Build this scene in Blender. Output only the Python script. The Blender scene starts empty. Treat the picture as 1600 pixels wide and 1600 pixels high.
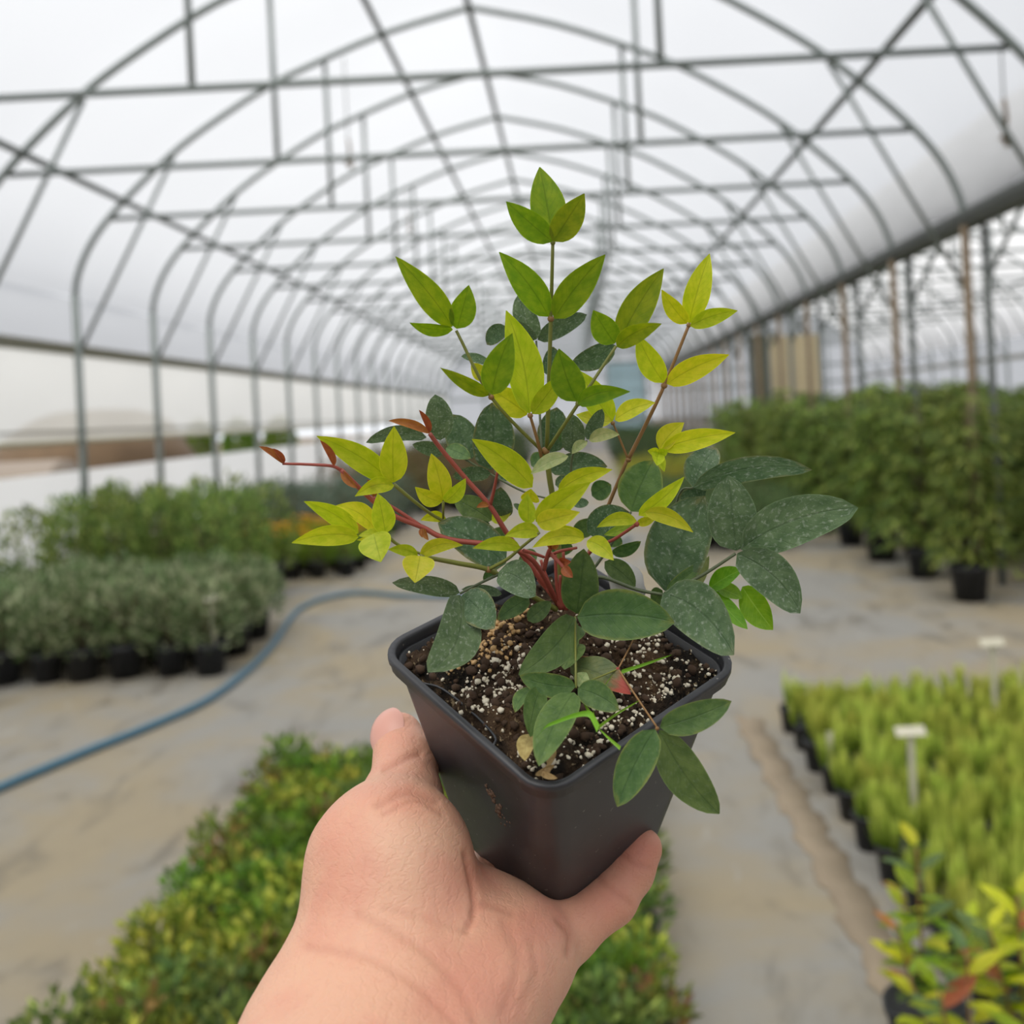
import bpy, math, random
import numpy as np
from mathutils import Vector, Matrix

random.seed(7); rng = np.random.default_rng(7)
scene = bpy.context.scene
COL = scene.collection

# ------------------------------------------------------------------ camera, sky, sun, exposure
F = 1600.0; VX, VY = 895.0, 645.0; CH = 1.5          # focal length and level point in pixels, eye height
ROLL = 0.0505; CR, SR = math.cos(ROLL), math.sin(ROLL)
cam_d = bpy.data.cameras.new('camera'); cam = bpy.data.objects.new('camera', cam_d); COL.objects.link(cam)
cam.matrix_world = Matrix(((CR, SR, 0, 0), (0, 0, -1, 0), (-SR, CR, 0, CH), (0, 0, 0, 1)))
cam_d.sensor_width = 36; cam_d.lens = 36 * F / 1600
cam_d.shift_x = (800 - VX) / 1600; cam_d.shift_y = -(800 - VY) / 1600
cam_d.clip_start = 0.02; cam_d.clip_end = 300
cam_d.dof.use_dof = True; cam_d.dof.focus_distance = 0.362; cam_d.dof.aperture_fstop = 9.6
scene.camera = cam

W = bpy.data.worlds.new('overcast_sky'); scene.world = W; W.use_nodes = True
wn = W.node_tree.nodes; wl = W.node_tree.links
bg = wn['Background']; bg.inputs['Strength'].default_value = 1.0
tc = wn.new('ShaderNodeTexCoord'); sp = wn.new('ShaderNodeSeparateXYZ'); rp = wn.new('ShaderNodeValToRGB')
wl.new(tc.outputs['Generated'], sp.inputs[0]); wl.new(sp.outputs['Z'], rp.inputs[0]); wl.new(rp.outputs[0], bg.inputs['Color'])
rp.color_ramp.elements[0].position = 0.0; rp.color_ramp.elements[0].color = (0.80, 0.825, 0.865, 1)
rp.color_ramp.elements[1].position = 1.0; rp.color_ramp.elements[1].color = (1.0, 1.02, 1.075, 1)
sun_d = bpy.data.lights.new('hazy_sun', 'SUN'); sun = bpy.data.objects.new('hazy_sun', sun_d); COL.objects.link(sun)
sun_d.energy = 4.7; sun_d.angle = math.radians(55); sun_d.color = (1.0, 0.95, 0.86)
sun.rotation_euler = Vector((0.22, 0.42, -1.0)).to_track_quat('-Z', 'Y').to_euler()
sun.location = (-3, -4, 12)
scene.view_settings.view_transform = 'Standard'; scene.view_settings.look = 'None'
scene.view_settings.gamma = 1.0; scene.view_settings.use_curve_mapping = False
scene.view_settings.exposure = 0.5

# ------------------------------------------------------------------ pixel helpers
def ray(px, py):
    dx, dy = px - VX, py - VY
    return np.array([(dx * CR - dy * SR) / F, 1.0, -(dx * SR + dy * CR) / F])
def P(px, py, d): return np.array([0, 0, CH]) + ray(px, py) * d
def G(px, py, z=0.0):                                 # where the sight line meets the ground at height z
    r = ray(px, py); return np.array([0, 0, CH]) + r * ((z - CH) / r[2])
def px_of(p):
    xp = F * p[:, 0] / p[:, 1]; yp = -F * (p[:, 2] - CH) / p[:, 1]
    return np.stack([VX + CR * xp + SR * yp, VY - SR * xp + CR * yp], 1)
def nz(v): v = np.asarray(v, float); return v / (np.linalg.norm(v) + 1e-12)
def rgb(r, g, b):
    f = lambda c: (c / 255 / 12.92) if c / 255 <= 0.04045 else ((c / 255 + 0.055) / 1.055) ** 2.4
    return (f(r), f(g), f(b))

# ------------------------------------------------------------------ node materials
class NT:
    def __init__(s, name):
        s.m = bpy.data.materials.new(name); s.m.use_nodes = True
        s.t = s.m.node_tree; s.n = s.t.nodes; s.n.clear()
        s.out = s.n.new('ShaderNodeOutputMaterial')
    def l(s, a, b): s.t.links.new(a, b)
    def put(s, sock, v):
        if isinstance(v, bpy.types.NodeSocket): s.l(v, sock)
        elif isinstance(v, (tuple, list)) and len(v) == 3 and sock.type == 'RGBA': sock.default_value = (*v, 1)
        else: sock.default_value = v
    def math(s, op, a, b=0.0, clamp=False):
        n = s.n.new('ShaderNodeMath'); n.operation = op; n.use_clamp = clamp
        s.put(n.inputs[0], a); s.put(n.inputs[1], b); return n.outputs[0]
    def mix(s, f, a, b, mode='MIX'):
        n = s.n.new('ShaderNodeMix'); n.data_type = 'RGBA'; n.blend_type = mode
        s.put(n.inputs[0], f); s.put(n.inputs[6], a); s.put(n.inputs[7], b); return n.outputs[2]
    def step(s, v, lo, hi):
        n = s.n.new('ShaderNodeMapRange'); n.interpolation_type = 'SMOOTHSTEP'
        s.put(n.inputs[0], v); n.inputs[1].default_value = lo; n.inputs[2].default_value = hi; return n.outputs[0]
    def noise(s, scale, detail=3.0, vec=None, rough=0.5, dist=0.0):
        n = s.n.new('ShaderNodeTexNoise'); n.inputs['Scale'].default_value = scale
        n.inputs['Detail'].default_value = detail; n.inputs['Roughness'].default_value = rough; n.inputs['Distortion'].default_value = dist
        if vec is not None: s.l(vec, n.inputs['Vector'])
        return n.outputs[0]
    def obj(s): return s.n.new('ShaderNodeTexCoord').outputs['Object']
    def uv(s): return s.n.new('ShaderNodeTexCoord').outputs['UV']
    def mapped(s, vec, sc, loc=(0, 0, 0)):
        n = s.n.new('ShaderNodeMapping'); s.l(vec, n.inputs[0]); n.inputs['Scale'].default_value = sc
        if isinstance(loc, bpy.types.NodeSocket): s.l(loc, n.inputs['Location'])
        else: n.inputs['Location'].default_value = loc
        return n.outputs[0]
    def rand(s): return s.n.new('ShaderNodeObjectInfo').outputs['Random']
    def attr(s, name='Col'):
        n = s.n.new('ShaderNodeAttribute'); n.attribute_name = name; return n.outputs['Color']
    def hsv(s, c, h=0.5, sat=1.0, v=1.0):
        n = s.n.new('ShaderNodeHueSaturation'); s.put(n.inputs['Hue'], h); s.put(n.inputs['Saturation'], sat); s.put(n.inputs['Value'], v); s.put(n.inputs['Color'], c); return n.outputs[0]
    def bump(s, h, strength=0.3, dist=0.001):
        n = s.n.new('ShaderNodeBump'); n.inputs['Strength'].default_value = strength; n.inputs['Distance'].default_value = dist
        s.l(h, n.inputs['Height']); return n.outputs[0]
    def bsdf(s, color, rough=0.5, metal=0.0, normal=None, spec=0.5, transl=None, tfac=0.0, sss=0.0, ssr=(1, .3, .15), sss_scale=0.004):
        p = s.n.new('ShaderNodeBsdfPrincipled'); s.put(p.inputs['Base Color'], color); s.put(p.inputs['Roughness'], rough)
        p.inputs['Metallic'].default_value = metal; p.inputs['Specular IOR Level'].default_value = spec
        if normal is not None: s.l(normal, p.inputs['Normal'])
        if sss > 0:
            p.inputs['Subsurface Weight'].default_value = sss; p.inputs['Subsurface Radius'].default_value = ssr; p.inputs['Subsurface Scale'].default_value = sss_scale
        o = p.outputs[0]
        if tfac > 0:
            t = s.n.new('ShaderNodeBsdfTranslucent'); s.put(t.inputs[0], transl if transl is not None else color)
            m = s.n.new('ShaderNodeMixShader'); m.inputs[0].default_value = tfac; s.l(o, m.inputs[1]); s.l(t.outputs[0], m.inputs[2]); o = m.outputs[0]
        s.l(o, s.out.inputs[0]); return s.m

def plain(name, color, rough=0.6, metal=0.0, var=0.0, scale=8.0, spec=0.5):
    t = NT(name); c = color
    if var > 0: c = t.hsv(color, v=t.math('ADD', 1 - var, t.math('MULTIPLY', t.noise(scale, 4, t.obj()), 2 * var)))
    return t.bsdf(c, rough, metal, spec=spec)

def film_mat(name, tint=(0.93, 0.94, 0.96), clear=0.24, refl=0.28):
    t = NT(name); n = t.noise(0.35, 3, t.obj())
    col = t.mix(t.step(n, .35, .7), tint, tuple(c * 0.95 for c in tint))
    tr = t.n.new('ShaderNodeBsdfTranslucent'); t.put(tr.inputs[0], col)
    di = t.n.new('ShaderNodeBsdfDiffuse'); t.put(di.inputs[0], col)
    cl = t.n.new('ShaderNodeBsdfTransparent'); cl.inputs[0].default_value = (0.97, 0.98, 1, 1)
    a = t.n.new('ShaderNodeMixShader'); a.inputs[0].default_value = refl; t.l(tr.outputs[0], a.inputs[1]); t.l(di.outputs[0], a.inputs[2])
    b = t.n.new('ShaderNodeMixShader'); b.inputs[0].default_value = clear; t.l(a.outputs[0], b.inputs[1]); t.l(cl.outputs[0], b.inputs[2])
    t.l(b.outputs[0], t.out.inputs[0]); return t.m

def leaf_mat(name, c1, c2, vein, rough=0.45, residue=0.0, margin=None, tfac=0.3, tcol=None, veinamt=0.35, huevar=0.02, red=None):
    t = NT(name); uv = t.uv(); s = t.n.new('ShaderNodeSeparateXYZ'); t.l(uv, s.inputs[0])
    x, y = s.outputs[0], s.outputs[1]
    a = t.math('MULTIPLY', t.math('ABSOLUTE', t.math('SUBTRACT', x, 0.5)), 2.0)
    rnd = t.rand(); cmb = t.n.new('ShaderNodeCombineXYZ'); t.l(t.math('MULTIPLY', rnd, 37.0), cmb.inputs[0]); t.l(t.math('MULTIPLY', rnd, 91.0), cmb.inputs[1])
    uvm = t.mapped(uv, (1.0, 2.0, 1.0), cmb.outputs[0])
    n1 = t.noise(3.0, 3, uvm); n2 = t.noise(10.0, 5, uvm, 0.6); n3 = t.noise(40.0, 3, uvm)
    col = t.mix(t.step(n1, .3, .7), c1, c2)
    mid = t.math('SUBTRACT', 1.0, t.step(a, 0.015, 0.07))
    ph = t.math('ADD', t.math('MULTIPLY', y, 9.0), t.math('MULTIPLY', a, -2.6))
    ph = t.math('ADD', ph, t.math('MULTIPLY', n1, 0.8))
    w = t.math('ABSOLUTE', t.math('SINE', t.math('MULTIPLY', ph, math.pi)))
    side = t.math('MULTIPLY', t.math('SUBTRACT', 1.0, t.step(w, 0.0, 0.22)), 0.55)
    v = t.math('MAXIMUM', mid, side)
    col = t.mix(t.math('MULTIPLY', v, veinamt), col, vein)
    col = t.mix(t.math('MULTIPLY', t.step(n3, .45, .62), .12), col, tuple(c * .6 for c in c1))
    if margin is not None:
        mk = t.math('MULTIPLY', t.step(t.math('ADD', t.math('MAXIMUM', a, t.math('MULTIPLY', y, .98)), t.math('MULTIPLY', n1, .35)), 1.02, 1.22), t.step(rnd, .35, .7))
        col = t.mix(t.math('MULTIPLY', mk, .6), col, margin)
    if red is not None:
        col = t.mix(t.math('MULTIPLY', t.step(t.math('ADD', y, t.math('MULTIPLY', n1, .3)), .75, 1.05), .9), col, red)
    if residue > 0:
        r = t.math('MULTIPLY', t.math('ADD', t.math('MULTIPLY', t.step(n2, .50, .74), .9), t.math('MULTIPLY', t.step(n3, .62, .74), .5)), residue, True)
        col = t.mix(r, col, rgb(176, 186, 172))
    edge = t.math('MULTIPLY', t.step(a, .93, .985), .35)
    col = t.mix(edge, col, tuple(min(1, c * 1.6 + .03) for c in c2))
    h = t.math('ADD', .5 - huevar, t.math('MULTIPLY', rnd, 2 * huevar))
    r2 = t.math('FRACT', t.math('MULTIPLY', rnd, 17.3))
    col = t.hsv(col, h=h, v=t.math('ADD', .86, t.math('MULTIPLY', r2, .28)))
    hgt = t.math('ADD', t.math('MULTIPLY', v, -0.6), t.math('MULTIPLY', n2, .3))
    tc_ = t.hsv(col, sat=1.1, v=1.25) if tcol is None else tcol
    return t.bsdf(col, rough, normal=t.bump(hgt, .35, .0006), transl=tc_, tfac=tfac, spec=.35)

def attr_leaf(name, rough=.55, tfac=.3, huevar=.015):
    t = NT(name); rnd = t.rand()
    col = t.hsv(t.attr(), h=t.math('ADD', .5 - huevar, t.math('MULTIPLY', rnd, 2 * huevar)), v=t.math('ADD', .88, t.math('MULTIPLY', rnd, .24)))
    return t.bsdf(col, rough, transl=t.hsv(col, v=1.15), tfac=tfac, spec=.3)

M = {}
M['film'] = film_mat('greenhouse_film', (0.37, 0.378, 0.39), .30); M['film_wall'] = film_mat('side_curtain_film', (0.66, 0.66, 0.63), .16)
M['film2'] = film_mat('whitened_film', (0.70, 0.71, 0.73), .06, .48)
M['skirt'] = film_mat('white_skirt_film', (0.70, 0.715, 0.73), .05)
M['steel'] = plain('galvanised_steel', rgb(128, 136, 134), .5, .35, .12, 6)
M['steel_dark'] = plain('weathered_steel', rgb(104, 110, 108), .6, .25, .15, 5)
M['rust'] = plain('rusty_post', rgb(128, 112, 92), .8, .1, .2, 5)
M['wood'] = plain('grey_timber_rail', rgb(126, 124, 108), .8, 0, .15, 7)
M['gutter'] = plain('gutter_steel', rgb(92, 96, 94), .6, .3, .15, 3)
M['black_pot'] = plain('black_nursery_pot', rgb(36, 38, 42), .5, 0, .25, 9)
M['hose'] = plain('blue_hose', rgb(72, 110, 130), .5, 0, .1, 9)
M['white_plastic'] = plain('white_plastic', rgb(196, 192, 172), .5, 0, .05, 20)
M['stem_brown'] = plain('plant_stem', rgb(96, 84, 58), .8, 0, .2, 40)
M['tan_sheet'] = plain('tan_board', rgb(196, 182, 148), .8, 0, .12, 1.2)
M['olive_sheet'] = plain('olive_shade_cloth', rgb(82, 84, 66), .9, 0, .12, 2)
M['bale'] = plain('bale_wrap', rgb(100, 91, 82), .8, 0, .1, 2)
M['compost'] = plain('compost', rgb(76, 60, 42), .95, 0, .3, 3)
M['fol'] = attr_leaf('foliage')
M['fol_dull'] = attr_leaf('dull_foliage', .6, .2)
M['petal'] = attr_leaf('petals', .6, .4, .01)

def ground_mat():
    t = NT('landscape_fabric'); o = t.obj()
    n1 = t.noise(0.9, 5, o, .6, .4); n2 = t.noise(2.6, 5, t.mapped(o, (1.6, .7, 1)), .6, .6); n3 = t.noise(9, 4, o)
    col = t.mix(t.step(n1, .38, .62), rgb(142, 141, 137), rgb(152, 140, 116))
    col = t.mix(t.math('MULTIPLY', t.step(n2, .52, .66), .5), col, rgb(88, 83, 74))
    col = t.mix(t.math('MULTIPLY', t.step(n2, .36, .28), .5), col, rgb(164, 163, 158))
    col = t.mix(t.math('MULTIPLY', n3, .3), col, rgb(128, 120, 104))
    wv = t.n.new('ShaderNodeTexWave'); wv.inputs['Scale'].default_value = 160; t.l(o, wv.inputs[0])
    rough = t.math('SUBTRACT', .75, t.math('MULTIPLY', t.step(n2, .54, .66), .2))
    return t.bsdf(col, rough, normal=t.bump(t.math('ADD', n3, t.math('MULTIPLY', wv.outputs['Fac'], .1)), .4, .01), spec=.35)
M['ground'] = ground_mat()
M['strip'] = plain('muddy_fabric_edge', rgb(142, 128, 108), .85, 0, .25, 5)
M['field'] = plain('outdoor_soil', rgb(78, 66, 48), .95, 0, .25, .3)

# ------------------------------------------------------------------ mesh building
class MB:
    def __init__(s): s.v = []; s.f = []; s.uv = None
    def add(s, v, f):
        k = len(s.v); s.v.extend([tuple(map(float, p)) for p in v]); s.f.extend([tuple(i + k for i in q) for q in f]); return s
    def box(s, lo, hi):
        (a, b, c), (d, e, g) = lo, hi
        return s.add([(a, b, c), (d, b, c), (d, e, c), (a, e, c), (a, b, g), (d, b, g), (d, e, g), (a, e, g)],
                     [(3, 2, 1, 0), (4, 5, 6, 7), (0, 1, 5, 4), (1, 2, 6, 5), (2, 3, 7, 6), (3, 0, 4, 7)])
    def tube(s, pts, r, n=8, cap=True):
        pts = [np.asarray(p, float) for p in pts]; m = len(pts); rr = r if hasattr(r, '__len__') else [r] * m
        tang = [nz(pts[min(i + 1, m - 1)] - pts[max(i - 1, 0)]) for i in range(m)]
        ref = np.array([0, 0, 1.0]) if abs(tang[0][2]) < .9 else np.array([1.0, 0, 0])
        u = nz(np.cross(tang[0], ref)); v = []
        for i in range(m):
            u = nz(u - tang[i] * np.dot(u, tang[i])); w = np.cross(tang[i], u)
            for k in range(n):
                a = 2 * math.pi * k / n; v.append(pts[i] + rr[i] * (math.cos(a) * u + math.sin(a) * w))
        f = [(i * n + k, i * n + (k + 1) % n, (i + 1) * n + (k + 1) % n, (i + 1) * n + k) for i in range(m - 1) for k in range(n)]
        if cap: f += [tuple(range(n - 1, -1, -1)), tuple((m - 1) * n + k for k in range(n))]
        return s.add(v, f)
    def lathe(s, prof, n=16, c=(0, 0, 0)):
        v = [(c[0] + r * math.cos(2 * math.pi * k / n), c[1] + r * math.sin(2 * math.pi * k / n), c[2] + z) for r, z in prof for k in range(n)]
        f = [(i * n + k, i * n + (k + 1) % n, (i + 1) * n + (k + 1) % n, (i + 1) * n + k) for i in range(len(prof) - 1) for k in range(n)]
        return s.add(v, f)
    def loft(s, loops, close=True, caps=False):
        n = len(loops[0]); v = [p for lp in loops for p in lp]; kk = n if close else n - 1
        f = [(i * n + k, i * n + (k + 1) % n, (i + 1) * n + (k + 1) % n, (i + 1) * n + k) for i in range(len(loops) - 1) for k in range(kk)]
        if caps: f += [tuple(range(n - 1, -1, -1)), tuple((len(loops) - 1) * n + k for k in range(n))]
        return s.add(v, f)
    def mesh(s, name, mat=None, smooth=True):
        me = bpy.data.meshes.new(name); me.from_pydata(s.v, [], s.f)
        if smooth: me.polygons.foreach_set('use_smooth', [True] * len(me.polygons))
        if mat: me.materials.append(mat)
        me.update(); return me

def link(name, data, parent=None, loc=None):
    o = bpy.data.objects.new(name, data); COL.objects.link(o)
    if parent is not None: o.parent = parent
    if loc is not None: o.location = loc
    return o
def tag(o, label=None, cat=None, group=None, kind=None):
    if label: o['label'] = label
    if cat: o['category'] = cat
    if group: o['group'] = group
    if kind: o['kind'] = kind
    return o
def struct(o, label, cat='structure'): return tag(o, label, cat, None, 'structure')
def set_col(me, cols):
    a = me.color_attributes.new('Col', 'FLOAT_COLOR', 'POINT')
    c = np.ones((len(me.vertices), 4), np.float32); c[:, :3] = cols; a.data.foreach_set('color', c.ravel())
def copy_tree(o, loc, rz, sc=1.0, label=None, group=None):
    r = o.copy(); COL.objects.link(r); r.location = loc; r.rotation_euler = (0, 0, rz); r.scale = (sc, sc, sc)
    if label: r['label'] = label
    if group: r['group'] = group
    for ch in list(o.children):
        c = ch.copy(); COL.objects.link(c); c.parent = r
        for g in ch.children:
            d = g.copy(); COL.objects.link(d); d.parent = c
    return r
def catmull(pts, n=5):
    pts = [np.asarray(p, float) for p in pts]
    if len(pts) < 3: return pts
    q = [2 * pts[0] - pts[1]] + pts + [2 * pts[-1] - pts[-2]]; out = []
    for i in range(1, len(q) - 2):
        for k in range(n):
            t = k / n; a, b, c, d = q[i - 1], q[i], q[i + 1], q[i + 2]
            out.append(.5 * (2 * b + (c - a) * t + (2 * a - 5 * b + 4 * c - d) * t * t + (3 * b - a - 3 * c + d) * t ** 3))
    out.append(pts[-1]); return out

# ------------------------------------------------------------------ the greenhouse
S = 1.8                                                  # hoop spacing
XL, XG = -2.60 * S, 1.73 * S; HW = 2.165 * S; XC = -.435 * S
XC2 = XC + 2 * HW + .085 * S; XR2 = XC2 + HW
prof_u = np.array([2.165, 2.150, 2.10, 2.015, 1.87, 1.64, 1.43, 1.10, .875, .445, 0.0]) * S
prof_z = np.array([.746, .84, .965, 1.095, 1.25, 1.455, 1.605, 1.80, 1.90, 2.06, 2.17]) * S + CH
def zprof(u): return float(np.interp(abs(u), prof_u[::-1], prof_z[::-1]))
def profile(off=0.0, n=3):
    half = catmull([np.array([u, z]) for u, z in zip(prof_u, prof_z)], n)
    pts = [(-u, z) for u, z in half] + [(u, z) for u, z in half[::-1][1:]]
    pts = np.array(pts)
    tn = np.gradient(pts, axis=0); nn = np.stack([-tn[:, 1], tn[:, 0]], 1); nn /= np.linalg.norm(nn, axis=1)[:, None]
    return pts + nn * off
K0, K1 = -3, 21
YS = [(k + .42) * S for k in range(K0, K1 + 1)]; Y0, Y1 = YS[0], YS[-1]
ZF, ZT = .746 * S + CH, 1.155 * S + CH                    # hoop foot, tie bar height
ZRAIL = CH + .463 * S

def roof(name, xc, label, film='film'):
    p = profile(.045, 3); m = MB(); loops = []; nb = 6
    for i in range(len(YS) - 1):
        for j in range(nb + (i == len(YS) - 2)):
            t = j / nb; bul = .05 * math.sin(math.pi * t); q = profile(.045 + bul, 3)
            loops.append([(xc + a, YS[i] + t * S, b) for a, b in q])
    m.loft(loops, close=False)
    o = link(name, m.mesh(name, M[film])); struct(o, label, 'ceiling')
    # shared meshes of one bay's steelwork
    hoop = MB().tube([(a, 0, b) for a, b in profile(0, 3)], .03, 8).mesh('hoop', M['steel'])
    ut = np.interp(ZT, prof_z, prof_u)
    tie = MB().tube([(-ut, 0, ZT), (ut, 0, ZT)], .024, 8).mesh('tie_bar', M['steel'])
    su = .79 * S; strut = MB().tube([(0, 0, ZT), (0, 0, zprof(su))], .022, 8).mesh('strut', M['steel'])
    bu = 1.62 * S
    br = [MB().tube([(s * bu, 0, zprof(bu)), (s * HW, 0, ZRAIL)], .02, 8).mesh('brace', M['steel']) for s in (-1, 1)]
    for y in YS:
        link('hoop', hoop, o, (xc, y, 0)); link('tie_bar', tie, o, (xc, y + .05, 0))
        for s in (-1, 1): link('strut', strut, o, (xc + s * su, y + .05, 0))
        for b in br: link('brace', b, o, (xc, y + .06, 0))
    for u in (-1.86, -.46, 0.0, 1.72):
        link('purlin', MB().tube([(xc + u * S, Y0, zprof(u * S) - .06), (xc + u * S, Y1, zprof(u * S) - .06)], .03, 8).mesh('purlin', M['steel_dark']), o)
    return o
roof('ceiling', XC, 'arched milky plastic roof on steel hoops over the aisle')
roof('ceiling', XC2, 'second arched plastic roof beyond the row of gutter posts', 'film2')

fl = MB().add([(XL - .02, Y0, 0), (XR2 + .02, Y0, 0), (XR2 + .02, Y1, 0), (XL - .02, Y1, 0)], [(0, 1, 2, 3)])
struct(link('floor', fl.mesh('floor', M['ground'])), 'grey muddy woven landscape fabric floor', 'floor')
og = MB().add([(-90, -30, -.03), (90, -30, -.03), (90, 150, -.03), (-90, 150, -.03)], [(0, 1, 2, 3)])
struct(link('ground', og.mesh('ground', M['field'])), 'bare brown ground outside the greenhouse', 'ground')

def sheet(x, z0, z1, y0, y1, mat, name, bulge=.03, sgn=-1):
    m = MB(); loops = []; ny = int((y1 - y0) / S * 4)
    for i in range(ny + 1):
        y = y0 + (y1 - y0) * i / ny; b = bulge * abs(math.sin(math.pi * (y - y0) / S))
        loops.append([(x + sgn * b * math.sin(math.pi * k / 6), y, z0 + (z1 - z0) * k / 6) for k in range(7)])
    return m.loft(loops, close=False).mesh(name, mat)
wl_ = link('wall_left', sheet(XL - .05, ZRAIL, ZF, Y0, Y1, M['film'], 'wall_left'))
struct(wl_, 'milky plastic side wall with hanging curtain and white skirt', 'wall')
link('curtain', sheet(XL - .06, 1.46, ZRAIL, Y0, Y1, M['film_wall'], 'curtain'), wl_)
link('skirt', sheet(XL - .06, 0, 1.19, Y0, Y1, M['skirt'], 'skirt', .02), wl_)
link('roll_tube', MB().tube([(XL - .05, Y0, 1.47), (XL - .05, Y1, 1.47)], .025, 8).mesh('roll_tube', M['white_plastic']), wl_)
link('curtain_hem', MB().box((XL - .075, Y0, 1.56), (XL - .045, Y1, 1.575)).mesh('curtain_hem', M['wood'], False), wl_)
link('rail', MB().box((XL - .05, Y0, ZRAIL - .05), (XL - .005, Y1, ZRAIL + .05)).mesh('rail', M['wood'], False), wl_)
post = MB().tube([(0, 0, 0), (0, 0, ZF + .02)], .036, 10).mesh('post', M['steel'])
for y in YS: link('post', post, wl_, (XL, y, 0))
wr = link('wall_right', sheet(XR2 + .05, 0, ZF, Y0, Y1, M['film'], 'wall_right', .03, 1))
struct(wr, 'milky plastic side wall of the second house', 'wall')
link('rail', MB().box((XR2 + .005, Y0, ZRAIL - .05), (XR2 + .05, Y1, ZRAIL + .05)).mesh('rail', M['wood'], False), wr)
for y in YS: link('post', post, wr, (XR2, y, 0))

gx = XG + .0425 * S                                        # gutter between the two houses
gm = MB(); gp = [(-.105, .07), (-.105, .02), (-.07, -.045), (.07, -.045), (.105, .02), (.105, .07), (.09, .07), (.09, .025), (.06, -.03), (-.06, -.03), (-.09, .025), (-.09, .07)]
gm.loft([[(gx + a, y, ZF + b) for a, b in gp] for y in (Y0, Y1)], True, True)
gut = link('trim_1', gm.mesh('gutter', M['gutter'], False)); struct(gut, 'long dark steel rain gutter between the two roofs', 'gutter')
gp1 = MB().tube([(0, 0, 0), (0, 0, ZF - .045)], .034, 10).mesh('post', M['rust'])
gp2 = MB().tube([(0, 0, 0), (0, 0, ZF - .045)], .03, 10).mesh('post', M['steel_dark'])
for y in YS:
    link('post', gp1, gut, (gx - .077, y, 0)); link('post', gp2, gut, (gx + .077, y, 0))

def end_wall(name, xc, y, label, fmat=None):
    p = profile(.04, 3); pts = [(xc + a, y, b) for a, b in p]; n = len(pts); m = MB()
    v = pts + [(xc + a, y, 0) for a, b in p]; m.add(v, [(i, i + 1, n + i + 1, n + i) for i in range(n - 1)])
    o = link(name, m.mesh(name, fmat or M['film'], False)); struct(o, label, 'wall')
    for u in (-1.4, -.7, 0, .7, 1.4):
        link('post', MB().tube([(xc + u * S, y - .05, 0), (xc + u * S, y - .05, zprof(u * S))], .04, 8).mesh('post', M['steel']), o)
    for z in (1.1, 2.2, ZF): link('rail', MB().box((xc - HW, y - .09, z - .04), (xc + HW, y - .05, z + .04)).mesh('rail', M['steel'], False), o)
    return o
M['door'] = film_mat('pale_blue_door_film', (.66, .80, .84), .05)
end_wall('wall_back', XC, Y1 + .05, 'plastic covered end wall with a pale blue door')
end_wall('wall_back', XC2, Y1 + .05, 'plastic end wall of the second house')
end_wall('wall_front', XC, Y0 - .05, 'plastic end wall behind the viewer')
end_wall('wall_front', XC2, Y0 - .05, 'plastic end wall of the second house behind the viewer')
dr = MB().box((1.35, Y1 - .12, 0), (2.75, Y1 - .06, 3.3))
d1 = struct(link('door_1', dr.mesh('door', M['door'], False)), 'pale blue sheeted door in the far end wall', 'door')
for lo, hi in (((1.30, Y1 - .15, 0), (1.37, Y1 - .05, 3.36)), ((2.73, Y1 - .15, 0), (2.80, Y1 - .05, 3.36)), ((1.37, Y1 - .15, 3.28), (2.73, Y1 - .05, 3.36)), ((1.37, Y1 - .15, 1.15), (2.73, Y1 - .05, 1.25))):
    link('door_frame', MB().box(lo, hi).mesh('door_frame', M['steel'], False), d1)

# boards and cloth hung far down the second house
def panel(name, px0, px1, py0, py1, y, mat, label, cat, nb):
    a, b = P(px0, (py0 + py1) / 2, y), P(px1, (py0 + py1) / 2, y); z1 = P((px0 + px1) / 2, py0, y)[2]
    root = tag(link(name, None, None, ((a[0] + b[0]) / 2, y, 0)), label, cat); w = b[0] - a[0]
    for i in range(nb):
        x0 = -w / 2 + w * i / nb; link('board', MB().box((x0 + .01, -.03, 0), (x0 + w / nb - .01, .03, z1)).mesh('board', mat, False), root)
    for x in (-w / 2 - .04, w / 2 + .04): link('post', MB().tube([(x, 0, 0), (x, 0, z1 + .15)], .04, 8).mesh('post', M['steel_dark']), root)
    return root
panel('board_screen', 1203, 1282, 524, 605, 30.0, M['tan_sheet'], 'tan board screen standing far down the second house', 'screen', 4)
panel('shade_cloth', 1175, 1197, 522, 585, 29.0, M['olive_sheet'], 'dark olive shade cloth hanging beside the tan board screen', 'cloth', 1)

# wires with hooks hanging from the tie bars
def hook(px, py, depth, label):
    b = P(px, py, depth); zt = zprof(b[0] - XC) - .02
    r = tag(link('hanging_wire', None, None, tuple(b)), label, 'wire', 'wires hanging from the roof')
    link('wire', MB().tube([(0, 0, .09), (0, 0, zt - b[2])], .006, 6).mesh('wire', M['steel_dark']), r)
    hk = [(.0, 0, .30), (.012, 0, .18), (0, 0, .1)] + [(.03 * math.sin(a), 0, .03 - .03 * math.cos(a) + .02) for a in np.linspace(0, 4.6, 8)]
    link('hook', MB().tube(catmull(hk, 3), .013, 6).mesh('hook', M['rust']), r)
hook(1572, 232, 3.42 * S + .1, 'rusty hook on a wire beside the gutter brace')
hook(546, 265, 5.42 * S + .1, 'rusty hook on a wire left of the ridge')
hook(640, 365, 8.42 * S + .1, 'small hook on a wire far down the roof')

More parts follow.
